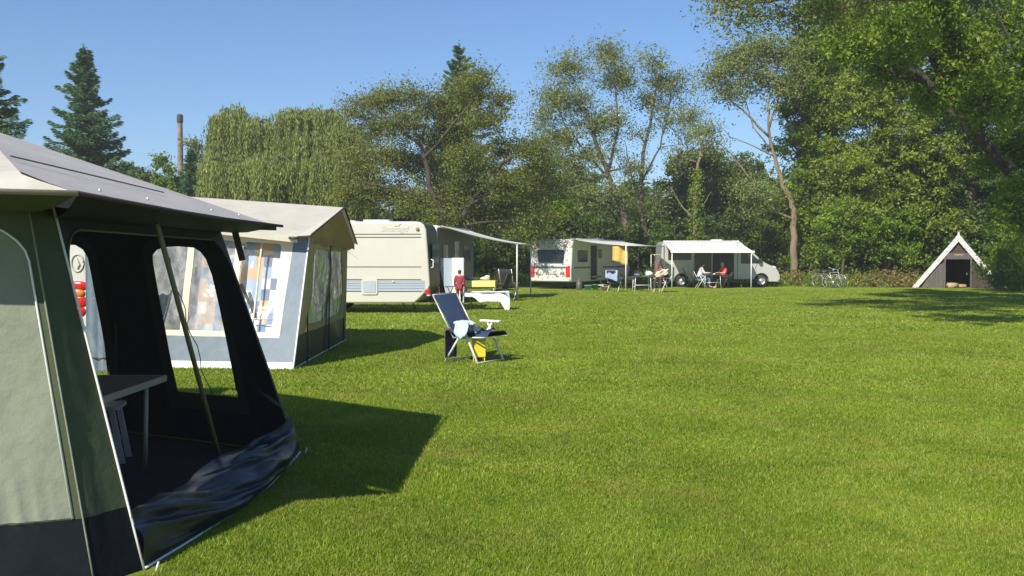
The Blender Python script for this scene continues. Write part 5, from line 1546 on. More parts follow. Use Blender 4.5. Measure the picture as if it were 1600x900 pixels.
def broadleaf(name, label, base, trunk, lobes, ncl=120, nlf=120, ls=.16, cr=.7, leaf='leaf_round', bark='bark', seed=1, r0=.25,
              group=None, limbs=(), flat=.75, aspect=.55, axis=None, axis_w=0, shell=.55, twigr=.02, ivy=None, ground=0.0):
    """trunk: [(dx,dy,z)...]; lobes: [(dx,dy,z,rx,ry,rz)...] filled with leaf sprays on twigs; limbs: explicit polylines (points, r)"""
    rng = np.random.default_rng(seed); rnd = random.Random(seed)
    t = thing(name, label, 'bush' if 'bush' in name else 'tree', (base[0], base[1], 0), 0, group)
    m = MB()
    tp = [Vector(p) for p in trunk]
    # densify + wobble
    pts = []
    for i in range(len(tp) - 1):
        for k in range(4):
            q = k / 4; p = lerp(tp[i], tp[i + 1], q)
            if i + k > 0: p += Vector((rnd.uniform(-1, 1), rnd.uniform(-1, 1), 0)) * r0 * .25
            pts.append(p)
    pts.append(tp[-1]); n = len(pts)
    rad = [r0 * (1 - .82 * (i / (n - 1)) ** 1.1) * (1.35 if i == 0 else 1) for i in range(n)]
    m.tube(pts, rad, bark, 9)
    samples = [(p, rad[i]) for i, p in enumerate(pts) if i > n * .3]
    for lp, lr in limbs:
        q = [Vector(p) for p in lp]; pp = []
        for i in range(len(q) - 1):
            for k in range(4): pp.append(lerp(q[i], q[i + 1], k / 4) + Vector((rnd.uniform(-1, 1), rnd.uniform(-1, 1), rnd.uniform(-1, 1))) * lr * .5)
        pp.append(q[-1]); rr = [lr * (1 - .8 * i / (len(pp) - 1)) for i in range(len(pp))]
        m.tube(pp, rr, bark, 7); samples += list(zip(pp, rr))
    for (x, y, z, rx, ry, rz) in lobes:
        c = Vector((x, y, z))
        best = min(samples, key=lambda s: (s[0] - c).length + max(0, s[0].z - c.z + .3 * rz) * 3)
        if (best[0] - c).length < .6: continue
        mid = (best[0] + c) / 2 + Vector((rnd.uniform(-.3, .3), rnd.uniform(-.3, .3), rnd.uniform(0, .5)))
        cv = curve3(best[0], mid, c, 6); r_ = min(best[1] * .6, r0 * .4)
        rr = [r_ * (1 - .7 * i / 6) for i in range(7)]
        m.tube(cv, rr, bark, 6); samples += list(zip(cv[2:], rr[2:]))
    w = np.array([(l[3] * l[4] * l[5]) ** .62 for l in lobes]); w /= w.sum()
    cls = []
    for k in rng.choice(len(lobes), ncl, p=w):
        x, y, z, rx, ry, rz = lobes[k]
        d = rng.normal(size=3); d /= np.linalg.norm(d)
        rr = rng.uniform(shell, 1.0) if rng.random() < .75 else rng.uniform(.1, max(shell, .15))
        if shell <= .1: rr = min(1.7, abs(rng.normal()) * .72)
        cls.append((x + d[0] * rx * rr, y + d[1] * ry * rr, max(ground, z + d[2] * rz * rr)))
    sp = np.array([s[0][:] for s in samples])
    allC = []
    for c in cls:
        c = np.array(c)
        dd = np.linalg.norm(sp - c, axis=1) + np.maximum(0, sp[:, 2] - c[2]) * 1.0
        i = int(np.argmin(dd)); a = Vector(sp[i]); b = Vector(c)
        if (b - a).length > .4:
            mid = (a + b) / 2 + Vector((rnd.uniform(-1, 1), rnd.uniform(-1, 1), rnd.uniform(-.2, 1))) * .18 * (b - a).length
            m.tube(curve3(a, mid, b, 3), [twigr * 1.3, twigr, twigr * .8, twigr * .4], bark, 3, cap=False)
        k = int(nlf * rng.uniform(.55, 1.4)); s = cr * rng.uniform(.6, 1.25)
        # a spray: several short sub-twigs with leaves along them
        nt_ = 6
        dirs = rng.normal(size=(nt_, 3)); dirs[:, 2] *= .6; dirs /= np.linalg.norm(dirs, axis=1)[:, None]
        tt = rng.random(k) ** .7; di = rng.integers(0, nt_, k)
        P = c + dirs[di] * (tt * s)[:, None] + rng.normal(size=(k, 3)) * s * .16 * np.array([1, 1, flat])
        allC.append(P)
    C = np.concatenate(allC)
    C[:, 2] = np.maximum(C[:, 2], .05)
    V = leaves_np(C, ls * (.45 + 1.2 * rng.random(len(C)) ** 1.6), ls * aspect * rng.uniform(.6, 1.3, len(C)), rng, axis, axis_w)
    m.build('trunk', t)
    crown_obj('crown', V, leaf, t)
    if ivy:
        z0, z1, k, rr = ivy
        u = rng.random(k); P = []
        for q in u:
            zt = z0 + (z1 - z0) * q
            i = min(range(n), key=lambda i: abs(pts[i].z - zt)); P.append((pts[i].x, pts[i].y, zt))
        P = np.array(P) + rng.normal(size=(k, 3)) * np.array([rr, rr, .12])
        crown_obj('ivy', leaves_np(P, .14, .11, rng), 'leaf_right', t)
    return t

def spruce(label, base, h, rad, seed=1, leaf='leaf_spruce', dense=1.0, group=None, z0=.08, name='spruce_tree', open_=1.0):
    rng = np.random.default_rng(seed); rnd = random.Random(seed)
    t = thing(name, label, 'tree', (base[0], base[1], 0), 0, group)
    m = MB(); m.tube([(0, 0, 0), (.02, 0, h * .5), (0, 0, h * .995)], [h * .016, h * .009, .012], 'bark_dark', 8)
    Cs = []; z = h * z0
    allL = []
    while z < h * .985:
        f = 1 - z / h
        br = rad * (f ** .82) * rnd.uniform(.8, 1.15) + .1
        nb = max(4, int(11 * (.45 + f)))
        a0 = rnd.uniform(0, 6.28)
        for k in range(nb):
            a = a0 + 6.283 * k / nb + rnd.uniform(-.3, .3); b = br * (rnd.uniform(.35, .85) if rnd.random() < .62 else rnd.uniform(.9, 1.32))
            droop = rnd.uniform(.05, .34) * b
            z_ = z; z = z + rnd.uniform(-.5, .5) * (.20 + .34 * f) * h / 15 * open_ * 1.6
            n = 5; pts = []
            for i in range(n + 1):
                q = i / n
                pts.append(Vector((math.cos(a) * b * q, math.sin(a) * b * q, z - droop * math.sin(q * 2.3) + (b * .12) * q ** 3 + .16 * b * (f < .25) * q)))
            z = z_
            m.tube(pts, [.035 * (1 - i / (n + .5)) * (.4 + f) for i in range(n + 1)], 'bark_dark', 3, cap=False)
            cnt = int((26 + 60 * b) * dense)
            q = rng.random(cnt) ** .75
            P = np.array([pts[min(n - 1, int(x * n))].lerp(pts[min(n, int(x * n) + 1)], x * n - int(x * n))[:] for x in q])
            side = np.array([-math.sin(a), math.cos(a), 0.])
            wdt = (.30 * b * (1 - q * .75) + .05)
            sgn = rng.uniform(-1, 1, cnt)
            P = P + side * (sgn * wdt)[:, None]
            P[:, 2] -= np.abs(sgn) * wdt * .25 + rng.random(cnt) ** 2 * .30 * (0.4 + f)
            d = side[None] * np.sign(sgn)[:, None] * .7 + np.array([math.cos(a), math.sin(a), -.25]) + rng.normal(size=(cnt, 3)) * .25
            allL.append((P, d))
        z += (.20 + .34 * f) * h / 15 * rnd.uniform(.8, 1.2) * open_
    # leader
    P = np.zeros((30, 3)); P[:, 2] = rng.uniform(h * .93, h * 1.01, 30); d = rng.normal(size=(30, 3)) * .6; d[:, 2] += 1
    allL.append((P + rng.normal(size=(30, 3)) * .05, d))
    P = np.concatenate([x[0] for x in allL]); d = np.concatenate([x[1] for x in allL]); d /= np.linalg.norm(d, axis=1)[:, None]
    n = len(P); s = np.cross(d, rng.normal(size=(n, 3))); s /= np.linalg.norm(s, axis=1)[:, None]
    L = rng.uniform(.12, .36, n)[:, None] / 2; W = rng.uniform(.03, .085, n)[:, None] / 2
    V = np.stack([P - d * L, P + s * W, P + d * L, P - s * W], 1).reshape(-1, 3)
    m.build('trunk', t); crown_obj('crown', V, leaf, t)
    return t

def willow(label, base, heads, seed, zbot=.8, leaf='leaf_willow', nstr=420, trunk=None):
    """heads: (dx,dy,z,rx,ry,rz) domes from which strands of narrow leaves hang"""
    rng = np.random.default_rng(seed); rnd = random.Random(seed)
    t = thing('willow_tree', label, 'tree', (base[0], base[1], 0))
    m = MB(); zt = max(h[2] for h in heads)
    m.tube([(0, 0, 0), (.2, 0, zt * .3), (0, .2, zt * .55)], [.5, .38, .28], 'bark', 9)
    Cs = []; wts = np.array([h[3] * h[5] for h in heads]); wts = wts / wts.sum()
    for h in heads:
        m.tube(curve3((0, .1, zt * .45), (h[0] * .4, h[1] * .4, h[2] * .8), (h[0], h[1], h[2] + h[5] * .5), 6), [.22, .18, .15, .12, .08, .05, .03], 'bark', 6)
        for k in range(10):
            a = rnd.uniform(0, 6.28); q = rnd.uniform(.5, .95)
            m.tube(curve3((h[0], h[1], h[2]), (h[0] + math.cos(a) * h[3] * .5, h[1] + math.sin(a) * h[4] * .5, h[2] + h[5] * .9), (h[0] + math.cos(a) * h[3] * q, h[1] + math.sin(a) * h[4] * q, h[2] + h[5] * .3), 4), [.06, .05, .04, .03, .015], 'bark', 4, cap=False)
    for k in rng.choice(len(heads), nstr, p=wts):
        x, y, z, rx, ry, rz = heads[k]
        d = rng.normal(size=3); d /= np.linalg.norm(d); d[2] = abs(d[2]) * rng.uniform(-.2, 1)
        q = rng.uniform(.55, 1.0) if rng.random() < .82 else rng.uniform(1.0, 1.35)
        s = np.array([x + d[0] * rx * q, y + d[1] * ry * q, z + d[2] * rz])
        ln = rng.uniform(.35, 1.0) * (s[2] - zbot) * rng.uniform(.6, 1)
        cnt = int(ln * 26) + 10
        u = rng.random(cnt)
        P = np.stack([s[0] + d[0] * .5 * np.sin(u * 1.5) + rng.normal(size=cnt) * .07, s[1] + d[1] * .5 * np.sin(u * 1.5) + rng.normal(size=cnt) * .07, s[2] - u * ln], 1)
        Cs.append(P)
    C = np.concatenate(Cs)
    V = leaves_np(C, rng.uniform(.16, .30, len(C)), rng.uniform(.035, .07, len(C)), rng, (0, 0, -1), .72)
    m.build('trunk', t); crown_obj('crown', V, leaf, t)
    return t

def rel(px, py, y, rpx, rpy, ry, base):
    return (wx(px, y) - base[0], y - base[1], wz(py, y), rpx * y / 1450, ry, rpy * y / 1450)

# ---- far left conifer, cut by the frame
spruce('dark blue green spruce cut by the left edge of the photo', (wx(-22, 44), 44), wz(55, 44) + .2, 4.3, 11, dense=1.9, open_=.85)
# ---- blue green spruce
spruce('tall blue green spruce standing alone left of the chimney', (wx(137, 52), 52), wz(72, 52), 3.7, 4, dense=2.1, open_=.80)
# ---- spruce behind the brown green tree
spruce('spruce whose dark tip rises above the brown green tree', (wx(718, 66), 66), wz(70, 66), 5.2, 9, dense=2.6)
# ---- little dark spruce by the chimney
spruce('small dark spruce in front of the chimney', (wx(300, 56), 56), wz(232, 56), 2.0, 15, dense=1.3)

# ---- chimney
def chimney():
    y = 78
    t = thing('chimney', 'tall slender old chimney rising behind the small spruce', 'chimney', (wx(284, y), y, 0))
    m = MB(); h = wz(180, y)
    m.lathe([(.34, 0), (.28, h * .4), (.20, h - .5), (.20, h - .45)], 'brick_old', n=14); m.build('shaft', t)
    m = MB(); m.lathe([(.20, h - .75), (.25, h - .65), (.25, h - .1), (.19, h), (.0, h)], 'wood_dark', n=14); m.build('cap', t)
chimney()

# ---- low trees between spruce and willow
b = (wx(205, 70), 70)
broadleaf('broadleaf_tree', 'rounded green tree low behind the near awning roof', b, [(0, 0, 0), (0, 0, 4), (0, 0, 7)],
          [rel(205, 285, 70, 42, 32, 2.2, b), rel(232, 300, 70, 30, 28, 2, b), rel(170, 305, 70, 30, 25, 2, b)], 120, 130, .22, .7, 'leaf_round', seed=21)
b = (wx(262, 62), 62)
broadleaf('broadleaf_tree', 'yellow green small tree with a thin tip, left of the small spruce', b, [(0, 0, 0), (0, 0, 3), (0, 0, 6)],
          [rel(262, 285, 62, 26, 30, 1.5, b), rel(256, 252, 62, 9, 12, .8, b), rel(275, 310, 62, 34, 26, 1.8, b), rel(238, 318, 62, 26, 22, 1.8, b)], 130, 110, .18, .55, 'leaf_right', seed=22)
b = (wx(322, 60), 60)
broadleaf('broadleaf_tree', 'sparse grey green tree between the small spruce and the willow', b, [(0, 0, 0), (0, 0, 4), (0, 0, 7)],
          [rel(322, 262, 60, 26, 36, 1.6, b), rel(318, 300, 60, 34, 30, 1.6, b), rel(308, 228, 60, 14, 10, 1, b)], 90, 80, .16, .6, 'leaf_airy', seed=23)

# ---- weeping willows
b = (wx(390, 56), 56)
willow('weeping willow with its highest dome at the left', b, [rel(368, 186, 56, 30, 26, 1.6, b), rel(402, 200, 56, 30, 22, 1.8, b), rel(345, 205, 56, 16, 30, 1.2, b), rel(428, 230, 57, 34, 24, 1.8, b), rel(352, 245, 55, 22, 24, 1.4, b)], 31, nstr=760)
b = (wx(492, 55), 55)
willow('broader weeping willow beside the brown green tree', b, [rel(462, 186, 55, 34, 20, 1.6, b), rel(505, 184, 56, 36, 20, 1.7, b), rel(540, 212, 55, 34, 24, 1.7, b), rel(480, 225, 54, 40, 24, 1.8, b)], 32, nstr=820)
b = (wx(415, 52), 52)
willow('lower willow filling the gap in front of the two taller ones', b, [rel(360, 262, 52, 40, 22, 1.6, b), rel(425, 258, 52, 42, 24, 1.7, b), rel(520, 256, 52, 50, 26, 1.7, b)], 33, nstr=620)

# ---- brown green tree with spreading dark limbs
y = 47.0; b = (wx(704, y), y)
def rp(px, py, dy=-1.6, yy=47.0): return (wx(px, yy + dy) - b[0], dy, wz(py, yy + dy))
L_ = []
rs_ = random.Random(77)
for (px, py, rx, ry) in ((560, 172, 30, 16), (600, 160, 30, 16), (640, 150, 26, 14), (590, 205, 34, 20), (640, 195, 40, 20), (690, 170, 34, 18), (735, 150, 24, 18), (700, 215, 44, 22), (760, 190, 34, 18),
                         (560, 245, 34, 24), (615, 250, 44, 26), (670, 262, 44, 26), (730, 250, 44, 24), (790, 235, 40, 20), (835, 235, 36, 18), (850, 262, 26, 18), (560, 295, 34, 26), (610, 305, 40, 26), (660, 318, 40, 24),
                         (730, 300, 50, 28), (790, 285, 44, 26), (840, 300, 36, 28), (770, 340, 44, 28), (830, 350, 34, 26), (700, 345, 40, 24), (745, 125, 12, 14), (780, 155, 10, 10)):
    dy = rs_.uniform(-2.2, 2.6)
    L_.append((*rp(px, py, dy), rx * y / 1450, 1.1, ry * y / 1450))
broadleaf('broadleaf_tree', 'wide brown green tree with dark spreading limbs behind the cream white caravan', b, [(0, -1.2, 0), rp(702, 370), rp(694, 340), rp(672, 290), rp(660, 225), rp(640, 190)],
          L_, 780, 150, .125, 1.15, 'leaf_cherry', 'bark_dark', 41, .26, flat=.5, shell=.35, twigr=.022,
          limbs=[([rp(703, 372), rp(735, 318), rp(775, 265), rp(815, 235), rp(842, 222)], .16), ([rp(660, 230), rp(625, 200), rp(585, 182), rp(552, 160)], .10), ([rp(663, 250), rp(700, 205), rp(740, 160), rp(783, 102)], .10),
                 ([rp(735, 318), rp(790, 300), rp(850, 290)], .10), ([rp(690, 335), rp(640, 300), rp(590, 290), rp(556, 285)], .11), ([rp(740, 175), rp(775, 165), rp(798, 155)], .04), ([rp(660, 225), rp(668, 180), rp(672, 145)], .07)])

# ---- airy tall trees in the middle
def airy(label, y, trunk_px, limb_px, lobes_px, ncl, nlf, seed, r0, ls=.155, cr=1.25, leaf='leaf_airy', bark='bark', ivy=None, depth=1.6):
    b = (wx(trunk_px[0][0], y), y)
    f = lambda p: (wx(p[0], y) - b[0], (p[2] if len(p) > 2 else 0), wz(p[1], y))
    tr = [(0, 0, 0)] + [f(p) for p in trunk_px[1:]]
    return broadleaf('broadleaf_tree', label, b, tr, [rel(p[0], p[1], y, p[2], p[3], depth, b) for p in lobes_px], ncl, nlf, ls, cr, leaf, bark, seed, r0,
                     limbs=[([f(p) for p in l[0]], l[1]) for l in limb_px], flat=.8, shell=.1, twigr=.02, ivy=ivy)
airy('tall loose tree with leaning dark trunk left of centre gap', 60, [(985, 450), (985, 380), (972, 330), (955, 285), (935, 235), (915, 185), (905, 140)],
     [([(955, 285), (915, 240), (885, 200), (868, 165)], .10), ([(950, 270), (965, 200), (960, 130), (958, 90)], .11), ([(940, 245), (895, 250), (862, 262)], .07), ([(975, 335), (930, 300), (900, 290)], .07)],
     [(885, 110, 30, 26), (868, 150, 30, 26), (850, 190, 26, 26), (905, 160, 30, 30), (950, 90, 26, 30), (965, 125, 26, 30), (930, 195, 34, 28), (880, 215, 36, 26), (960, 190, 24, 34), (925, 245, 34, 26), (878, 255, 26, 20), (915, 300, 34, 24), (950, 310, 26, 26), (990, 260, 18, 20)],
     380, 90, 51, .30)
airy('tall loose tree with thin straight grey stems right of the leaning one', 61, [(1008, 450), (1006, 370), (1002, 300), (1003, 240), (1018, 180), (1025, 130)],
     [([(1003, 330), (985, 270), (975, 220)], .08), ([(1004, 280), (1030, 230), (1045, 170), (1048, 130)], .08), ([(1006, 370), (1035, 330), (1050, 290)], .06), ([(1008, 385), (985, 360), (975, 345)], .06)],
     [(1020, 100, 20, 24), (1030, 130, 24, 28), (1055, 140, 22, 30), (1015, 165, 26, 26), (1045, 190, 26, 26), (1008, 155, 16, 20), (1075, 185, 20, 26), (1070, 225, 18, 20), (1000, 210, 16, 22), (1030, 305, 26, 26), (1005, 320, 24, 22)],
     150, 80, 52, .22)
airy('slim tree with ivy clad trunk above the van', 58, [(1085, 450), (1086, 370), (1085, 310), (1090, 255), (1098, 215)],
     [([(1084, 345), (1062, 318), (1048, 295)], .07), ([(1087, 330), (1100, 318), (1110, 300)], .05)],
     [(1098, 205, 18, 18), (1062, 250, 18, 16)], 16, 45, 53, .24, bark='bark_light', ivy=(1.5, 7.0, 2600, .20))
airy('broken light trunked tree with a wide pale crown beside the woods', 53, [(1240, 450), (1240, 400), (1240, 340), (1236, 315), (1222, 290), (1205, 235), (1198, 190), (1200, 140)],
     [([(1200, 215), (1165, 180), (1135, 155), (1112, 140)], .08), ([(1203, 235), (1175, 200), (1150, 120)], .06), ([(1207, 245), (1175, 228), (1140, 215), (1105, 180)], .05),
      ([(1240, 345), (1205, 325), (1180, 300), (1172, 270)], .09), ([(1175, 285), (1140, 240), (1105, 210)], .06), ([(1200, 200), (1215, 150), (1225, 100)], .07)],
     [(1120, 120, 26, 22), (1150, 95, 34, 24), (1190, 80, 34, 26), (1225, 90, 30, 30), (1180, 125, 40, 24), (1140, 150, 22, 14), (1220, 140, 26, 26), (1100, 205, 12, 14), (1110, 235, 12, 10), (1172, 295, 14, 14), (1205, 310, 18, 12)],
     250, 85, 54, .22, bark='bark_light', leaf='leaf_airy')

# ---- round trees behind the van
def roundtree(label, px, y, lobes, ncl, nlf, seed, leaf='leaf_round', ls=.22, cr=.8, r0=.3, name='broadleaf_tree', group=None, depth=2.4):
    b = (wx(px, y), y); top = max(wz(l[1], y) for l in lobes)
    return broadleaf(name, label, b, [(0, 0, 0), (.1, 0, top * .35), (0, 0, top * .75)], [rel(l[0], l[1], y, l[2], l[3], depth, b) for l in lobes], ncl, nlf, ls, cr, leaf, 'bark', seed, r0, group, shell=.6)
roundtree('dense rounded green tree directly above the van', 1085, 68, [(1085, 262, 46, 34), (1060, 300, 40, 40), (1110, 300, 44, 40), (1085, 340, 56, 40), (1060, 360, 40, 36)], 260, 150, 61)
roundtree('second rounded tree right of the one above the van', 1160, 66, [(1160, 270, 36, 32), (1140, 300, 40, 40), (1180, 305, 36, 40), (1160, 345, 50, 44)], 230, 150, 62)
roundtree('mid green tree filling below the tall loose trees', 900, 72, [(900, 330, 60, 34), (860, 345, 50, 40), (950, 350, 50, 34), (990, 350, 40, 36), (905, 285, 34, 26)], 260, 140, 63, 'leaf_round')
roundtree('green tree behind the right side of the brown green tree', 830, 60, [(835, 290, 40, 40), (810, 330, 50, 40), (860, 345, 44, 40)], 200, 140, 64, 'leaf_right')

# ---- the woods at the right
roundtree('tall dense tree at the left edge of the right hand woods', 1275, 56, [(1270, 90, 40, 44), (1250, 150, 42, 44), (1290, 170, 50, 46), (1262, 225, 52, 44), (1290, 280, 56, 44), (1250, 300, 42, 40), (1285, 345, 56, 40), (1310, 110, 40, 40), (1300, 60, 50, 40), (1262, 395, 50, 36)], 620, 150, 71, 'leaf_right', .20, .85, .42, depth=2.6)
roundtree('very tall tree in the middle of the right hand woods', 1390, 53, [(1350, 60, 60, 50), (1420, 40, 60, 50), (1380, 120, 66, 50), (1340, 160, 54, 50), (1430, 150, 60, 54), (1380, 220, 66, 54), (1330, 260, 50, 44), (1440, 250, 60, 50), (1390, 310, 66, 50), (1350, 0, 70, 40), (1440, -20, 70, 50), (1330, 330, 50, 44), (1440, 350, 60, 44)], 800, 150, 72, 'leaf_right_grey', .20, .85, .5, depth=3)
roundtree('dark tall tree behind the hut', 1510, 53, [(1500, 60, 66, 50), (1540, 130, 66, 54), (1480, 180, 60, 54), (1560, 220, 66, 54), (1500, 280, 66, 54), (1580, 310, 66, 50), (1540, 370, 70, 44), (1470, 340, 50, 44), (1560, 20, 70, 50), (1500, -20, 70, 50), (1600, 120, 60, 50), (1480, 395, 60, 34)], 800, 150, 73, 'leaf_dark', .20, .85, .5, depth=2.6)
# near tree at the right: trunk out of frame, limb leaning in to the left
y = 31.0; b = (19.2, y)
f = lambda px, py, dy=0: (wx(px, y + dy) - b[0], dy, wz(py, y + dy))
LB = [(1405, 60, 44, 40), (1450, 30, 50, 40), (1350, 40, 44, 36), (1380, 110, 36, 30), (1320, 70, 36, 28), (1500, 90, 50, 40), (1560, 50, 60, 40), (1530, 160, 50, 36), (1590, 150, 60, 50), (1460, 150, 34, 26), (1580, 240, 50, 40), (1600, 320, 50, 40), (1420, -30, 60, 40), (1540, -50, 80, 50),
      (1640, 60, 60, 60), (1680, 160, 60, 60), (1660, 280, 60, 60), (1350, -40, 50, 36), (1280, 10, 40, 22)]
broadleaf('broadleaf_tree', 'near tree at the right edge with one thick limb leaning in to the left', b, [(0, 0, 0), (-.3, 0, 2.5), f(1640, 340), f(1570, 262), f(1520, 208), f(1480, 175), f(1440, 130), f(1405, 88), f(1385, 40)],
          [(*f(p[0], p[1], q), p[2] * y / 1450, 1.6, p[3] * y / 1450) for p, q in zip(LB, [((i * 37) % 7 - 3) * .7 for i in range(len(LB))])],
          760, 140, .145, .75, 'leaf_right', 'bark_dark', 74, .30, flat=.8, shell=.3, twigr=.018,
          limbs=[([f(1640, 340), f(1620, 200), f(1590, 100), f(1550, 20)], .14), ([f(1440, 130), f(1400, 120), f(1340, 90)], .10), ([f(1545, 240), f(1500, 110), f(1450, 40)], .12), ([f(1640, 340), f(1680, 250), f(1700, 150)], .14),
                 ([f(1500, 190), f(1440, 70), f(1380, 20), f(1300, 8)], .09)])
# overhanging sprays at the top: a tree whose stem stands right of the frame
y = 24.0; b = (17.5, 24.0)
f = lambda px, py, dy=0: (wx(px, y + dy) - b[0], dy, wz(py, y + dy))
LB = [(1130, 10, 30, 18), (1165, 30, 34, 16), (1210, 20, 34, 20), (1250, 35, 36, 18), (1290, 15, 36, 20), (1180, -20, 50, 22), (1260, -30, 60, 26), (1340, 0, 44, 26), (1400, -40, 80, 40), (1800, -80, 100, 80), (1780, 60, 90, 70), (1900, 0, 100, 80)]
broadleaf('broadleaf_tree', 'tree right of the frame whose fine branches overhang at the top of the sky', b, [(0, 0, 0), (-.2, 0, 3), (-.8, 0, 6.5), f(1560, -110)],
          [(*f(p[0], p[1], q), p[2] * y / 1450, 1.3, p[3] * y / 1450) for p, q in zip(LB, [((i * 31) % 5 - 2) * .6 for i in range(len(LB))])],
          380, 70, .09, .8, 'leaf_airy', 'bark', 75, .36, flat=.9, shell=.3, twigr=.012,
          limbs=[([f(1620, -60), f(1450, -60), f(1300, -20), f(1180, 10), f(1110, 4)], .12), ([f(1620, -60), f(1480, -10), f(1340, 10), f(1240, 30)], .10)])

# a tall tree beside the camera's right: only its shade reaches the picture
b = (10.6, 15.0)
broadleaf('broadleaf_tree', 'tall tree outside the right edge, its crown shading the lawn before the hut', b, [(0, 0, 0), (.1, 0, 4), (0, .2, 8), (0, 0, 11)],
          [(-4.2, -1, 9.6, 2.0, 2.4, 1.4), (-3.6, 3.2, 10.2, 2.2, 2.4, 1.5), (0, 0, 10.6, 3, 3, 2), (0, 5, 10.5, 3, 3, 1.8), (4, 2, 10, 3, 3, 2), (-1.5, -3.2, 9.4, 2.4, 2, 1.4), (-4.8, 7, 11, 1.8, 2.5, 1.2), (0, 8.5, 11, 3, 2.4, 1.5)],
          330, 130, .17, .75, 'leaf_right', 'bark', 76, .38, shell=.3)

# ---- bushes at the wood's edge
for i, (px, yy, lb, ls_, leaf, lab) in enumerate((
        (1315, 51.5, [(1300, 345, 26, 26), (1330, 330, 26, 26), (1345, 365, 28, 28), (1310, 385, 30, 26)], .17, 'leaf_bright', 'bright yellow green bush above the bicycles'),
        (1395, 51.5, [(1385, 345, 36, 24), (1420, 365, 34, 26), (1375, 385, 26, 22), (1410, 400, 30, 20)], .17, 'leaf_bright', 'bright yellow green bush left of the hut'),
        (1585, 45.0, [(1580, 395, 30, 30), (1600, 350, 34, 40), (1575, 430, 22, 22), (1550, 432, 18, 16), (1560, 405, 14, 20), (1610, 430, 36, 30)], .15, 'leaf_right', 'leafy bush at the right edge beside the hut'),
        (1235, 58.0, [(1215, 375, 40, 30), (1180, 385, 34, 30), (1255, 365, 30, 36), (1225, 410, 50, 26)], .18, 'leaf_right', 'green bush behind the nose of the van'),
        (1450, 53.0, [(1440, 400, 40, 30), (1460, 360, 40, 30), (1500, 380, 40, 34)], .18, 'leaf_dark', 'dark bush directly behind the hut'),
        (1345, 54.0, [(1330, 400, 50, 30), (1380, 410, 50, 26), (1280, 400, 40, 30)], .18, 'leaf_dark', 'dark undergrowth bush behind the bicycles'))):
    roundtree(lab, px, yy, lb, 80, 120, 80 + i, leaf, ls_, .65, .1, name='bush', depth=1.2)

# ---- hedge of dark bushes closing the field behind the caravans (shared meshes)
protos = []
for i in range(3):
    rr = random.Random(i + 5)
    lb = [(rr.uniform(-1.6, 1.6), rr.uniform(-1, 1), rr.uniform(.8, 3.4), rr.uniform(1.2, 1.9), 1.2, rr.uniform(.9, 1.4)) for _ in range(6)]
    protos.append(broadleaf('bush', 'dark dense bush in the hedge behind the caravans', (0, 62), [(0, 0, 0), (0, 0, 1.5), (.1, 0, 2.6)], lb, 120, 130, .20, .65, ('leaf_dark', 'leaf_round', 'leaf_dark')[i], 'bark_dark', 90 + i, .1,
                            'dark bushes in the hedge behind the caravans'))
rr = random.Random(3); k = 0
for row, (yy, x0, x1, st_) in enumerate(((58, wx(560, 58), wx(1330, 58), 2.9), (64, wx(150, 64), wx(1300, 64), 3.3))):
    x = x0
    while x < x1:
        pr = protos[k % 3]
        loc = (x + rr.uniform(-.5, .5), yy + rr.uniform(-1, 1), -.1)
        if k < 3: pr.location = loc; o = pr; o.rotation_euler = (0, 0, rr.uniform(0, 6))
        else: o = dup(pr, loc, rr.uniform(0, 6.28))
        s = rr.uniform(.85, 1.15) * (1.05 if row else .85); o.scale = (s, s, s * rr.uniform(.9, 1.2))
        x += st_; k += 1

# ---- far wood closing the horizon
def far_wood():
    rng = np.random.default_rng(8)
    n = 230000
    x = rng.uniform(-75, 95, n); yb = 84 + 6 * np.sin(x * .05)
    y = yb + rng.normal(size=n) * 2.5
    hmax = 6.3 + 1.6 * np.sin(x * .21) + 1.1 * np.sin(x * .53 + 1) + .8 * np.sin(x * 1.3) + np.where(x > 28, 3, 0)
    z = hmax * rng.random(n) ** .8
    V = leaves_np(np.stack([x, y, z], 1), rng.uniform(.3, .6, n), rng.uniform(.2, .35, n), rng)
    F = np.arange(len(V)).reshape(-1, 4)
    me = tri_mesh('woods', V, F, 'leaf_dark'); o = bpy.data.objects.new('woods', me); COL.objects.link(o)
    tag(o, 'far dark green woods closing the field behind all the trees', 'woods', kind='stuff')
far_wood()

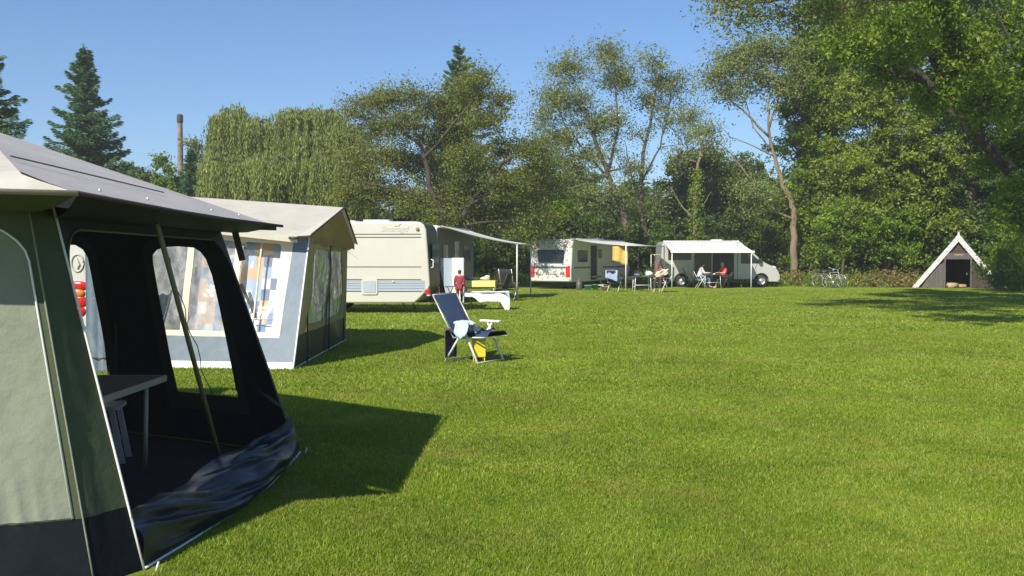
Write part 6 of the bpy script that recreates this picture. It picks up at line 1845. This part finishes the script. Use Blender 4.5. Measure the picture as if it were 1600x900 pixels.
# ---- dead brush along the wood's edge
def brush_pile(label, x, y, w, h, seed, n=420):
    rng = np.random.default_rng(seed); m = MB()
    for _ in range(70):
        a = rng.uniform(0, 6.28); c = Vector((rng.normal() * w * .35, rng.normal() * .4, abs(rng.normal()) * h * .4 + .03)); d = Vector((math.cos(a), math.sin(a) * .6, rng.uniform(-.3, .4))) * rng.uniform(.2, .6)
        m.tube([c - d, c + Vector((0, 0, .05)), c + d], [.014, .012, .005], 'twig', 4, cap=False)
    t = thing('brush_pile', label, 'brush pile', (x, y, 0)); m.build('branches', t)
    P = rng.normal(size=(n * 6, 3)) * np.array([w * .40, .45, h * .38]); P[:, 2] = np.abs(P[:, 2])
    crown_obj('dry_leaves', leaves_np(P, .16, .06, rng), 'leaf_dry', t)
brush_pile('low pile of dry brush and weeds left of the hut', wx(1385, 50), 50, 2.4, .9, 1, 700)
brush_pile('pile of reddish dry twigs touching the hut', wx(1425, 50.2), 50.2, 1.3, .75, 2)
brush_pile('dry brush round the foot of the light trunked tree', wx(1247, 52), 52, 2.0, .9, 3)
def weeds():
    rng = np.random.default_rng(12); n = 60000
    x = rng.uniform(-22, 30, n); x = np.where((x > 20) & (x < 26), x + 8, x); y = 53.5 + rng.normal(size=n) * 1.3 + .2 * np.sin(x)
    y = np.where(x > 16, y - 1.2, y)
    z = np.abs(rng.normal(size=n)) * .28
    V = leaves_np(np.stack([x, y, z], 1), rng.uniform(.15, .35, n), rng.uniform(.03, .07, n), rng, (0, 0, 1), .55)
    F = np.arange(len(V)).reshape(-1, 4)
    me = tri_mesh('weeds', V, F, 'leaf_right'); o = bpy.data.objects.new('weeds', me); COL.objects.link(o)
    tag(o, 'tall weeds and grass along the far edge of the field', 'weeds', kind='stuff')
weeds()
def haze():
    m, nt, out = new_mat('haze')
    v = nt.nodes.new('ShaderNodeVolumePrincipled')
    v.inputs['Color'].default_value = (0.95, 0.96, 0.95, 1)
    v.inputs['Density'].default_value = 0.0011
    v.inputs['Anisotropy'].default_value = 0.2
    nt.links.new(v.outputs[0], out.inputs['Volume'])
    b = MB(); b.box((0, 225, 14), (600, 610, 30), 'haze'); o = b.build('haze')
    tag(o, 'thin summer haze over the camping field', 'haze', kind='stuff')
haze()
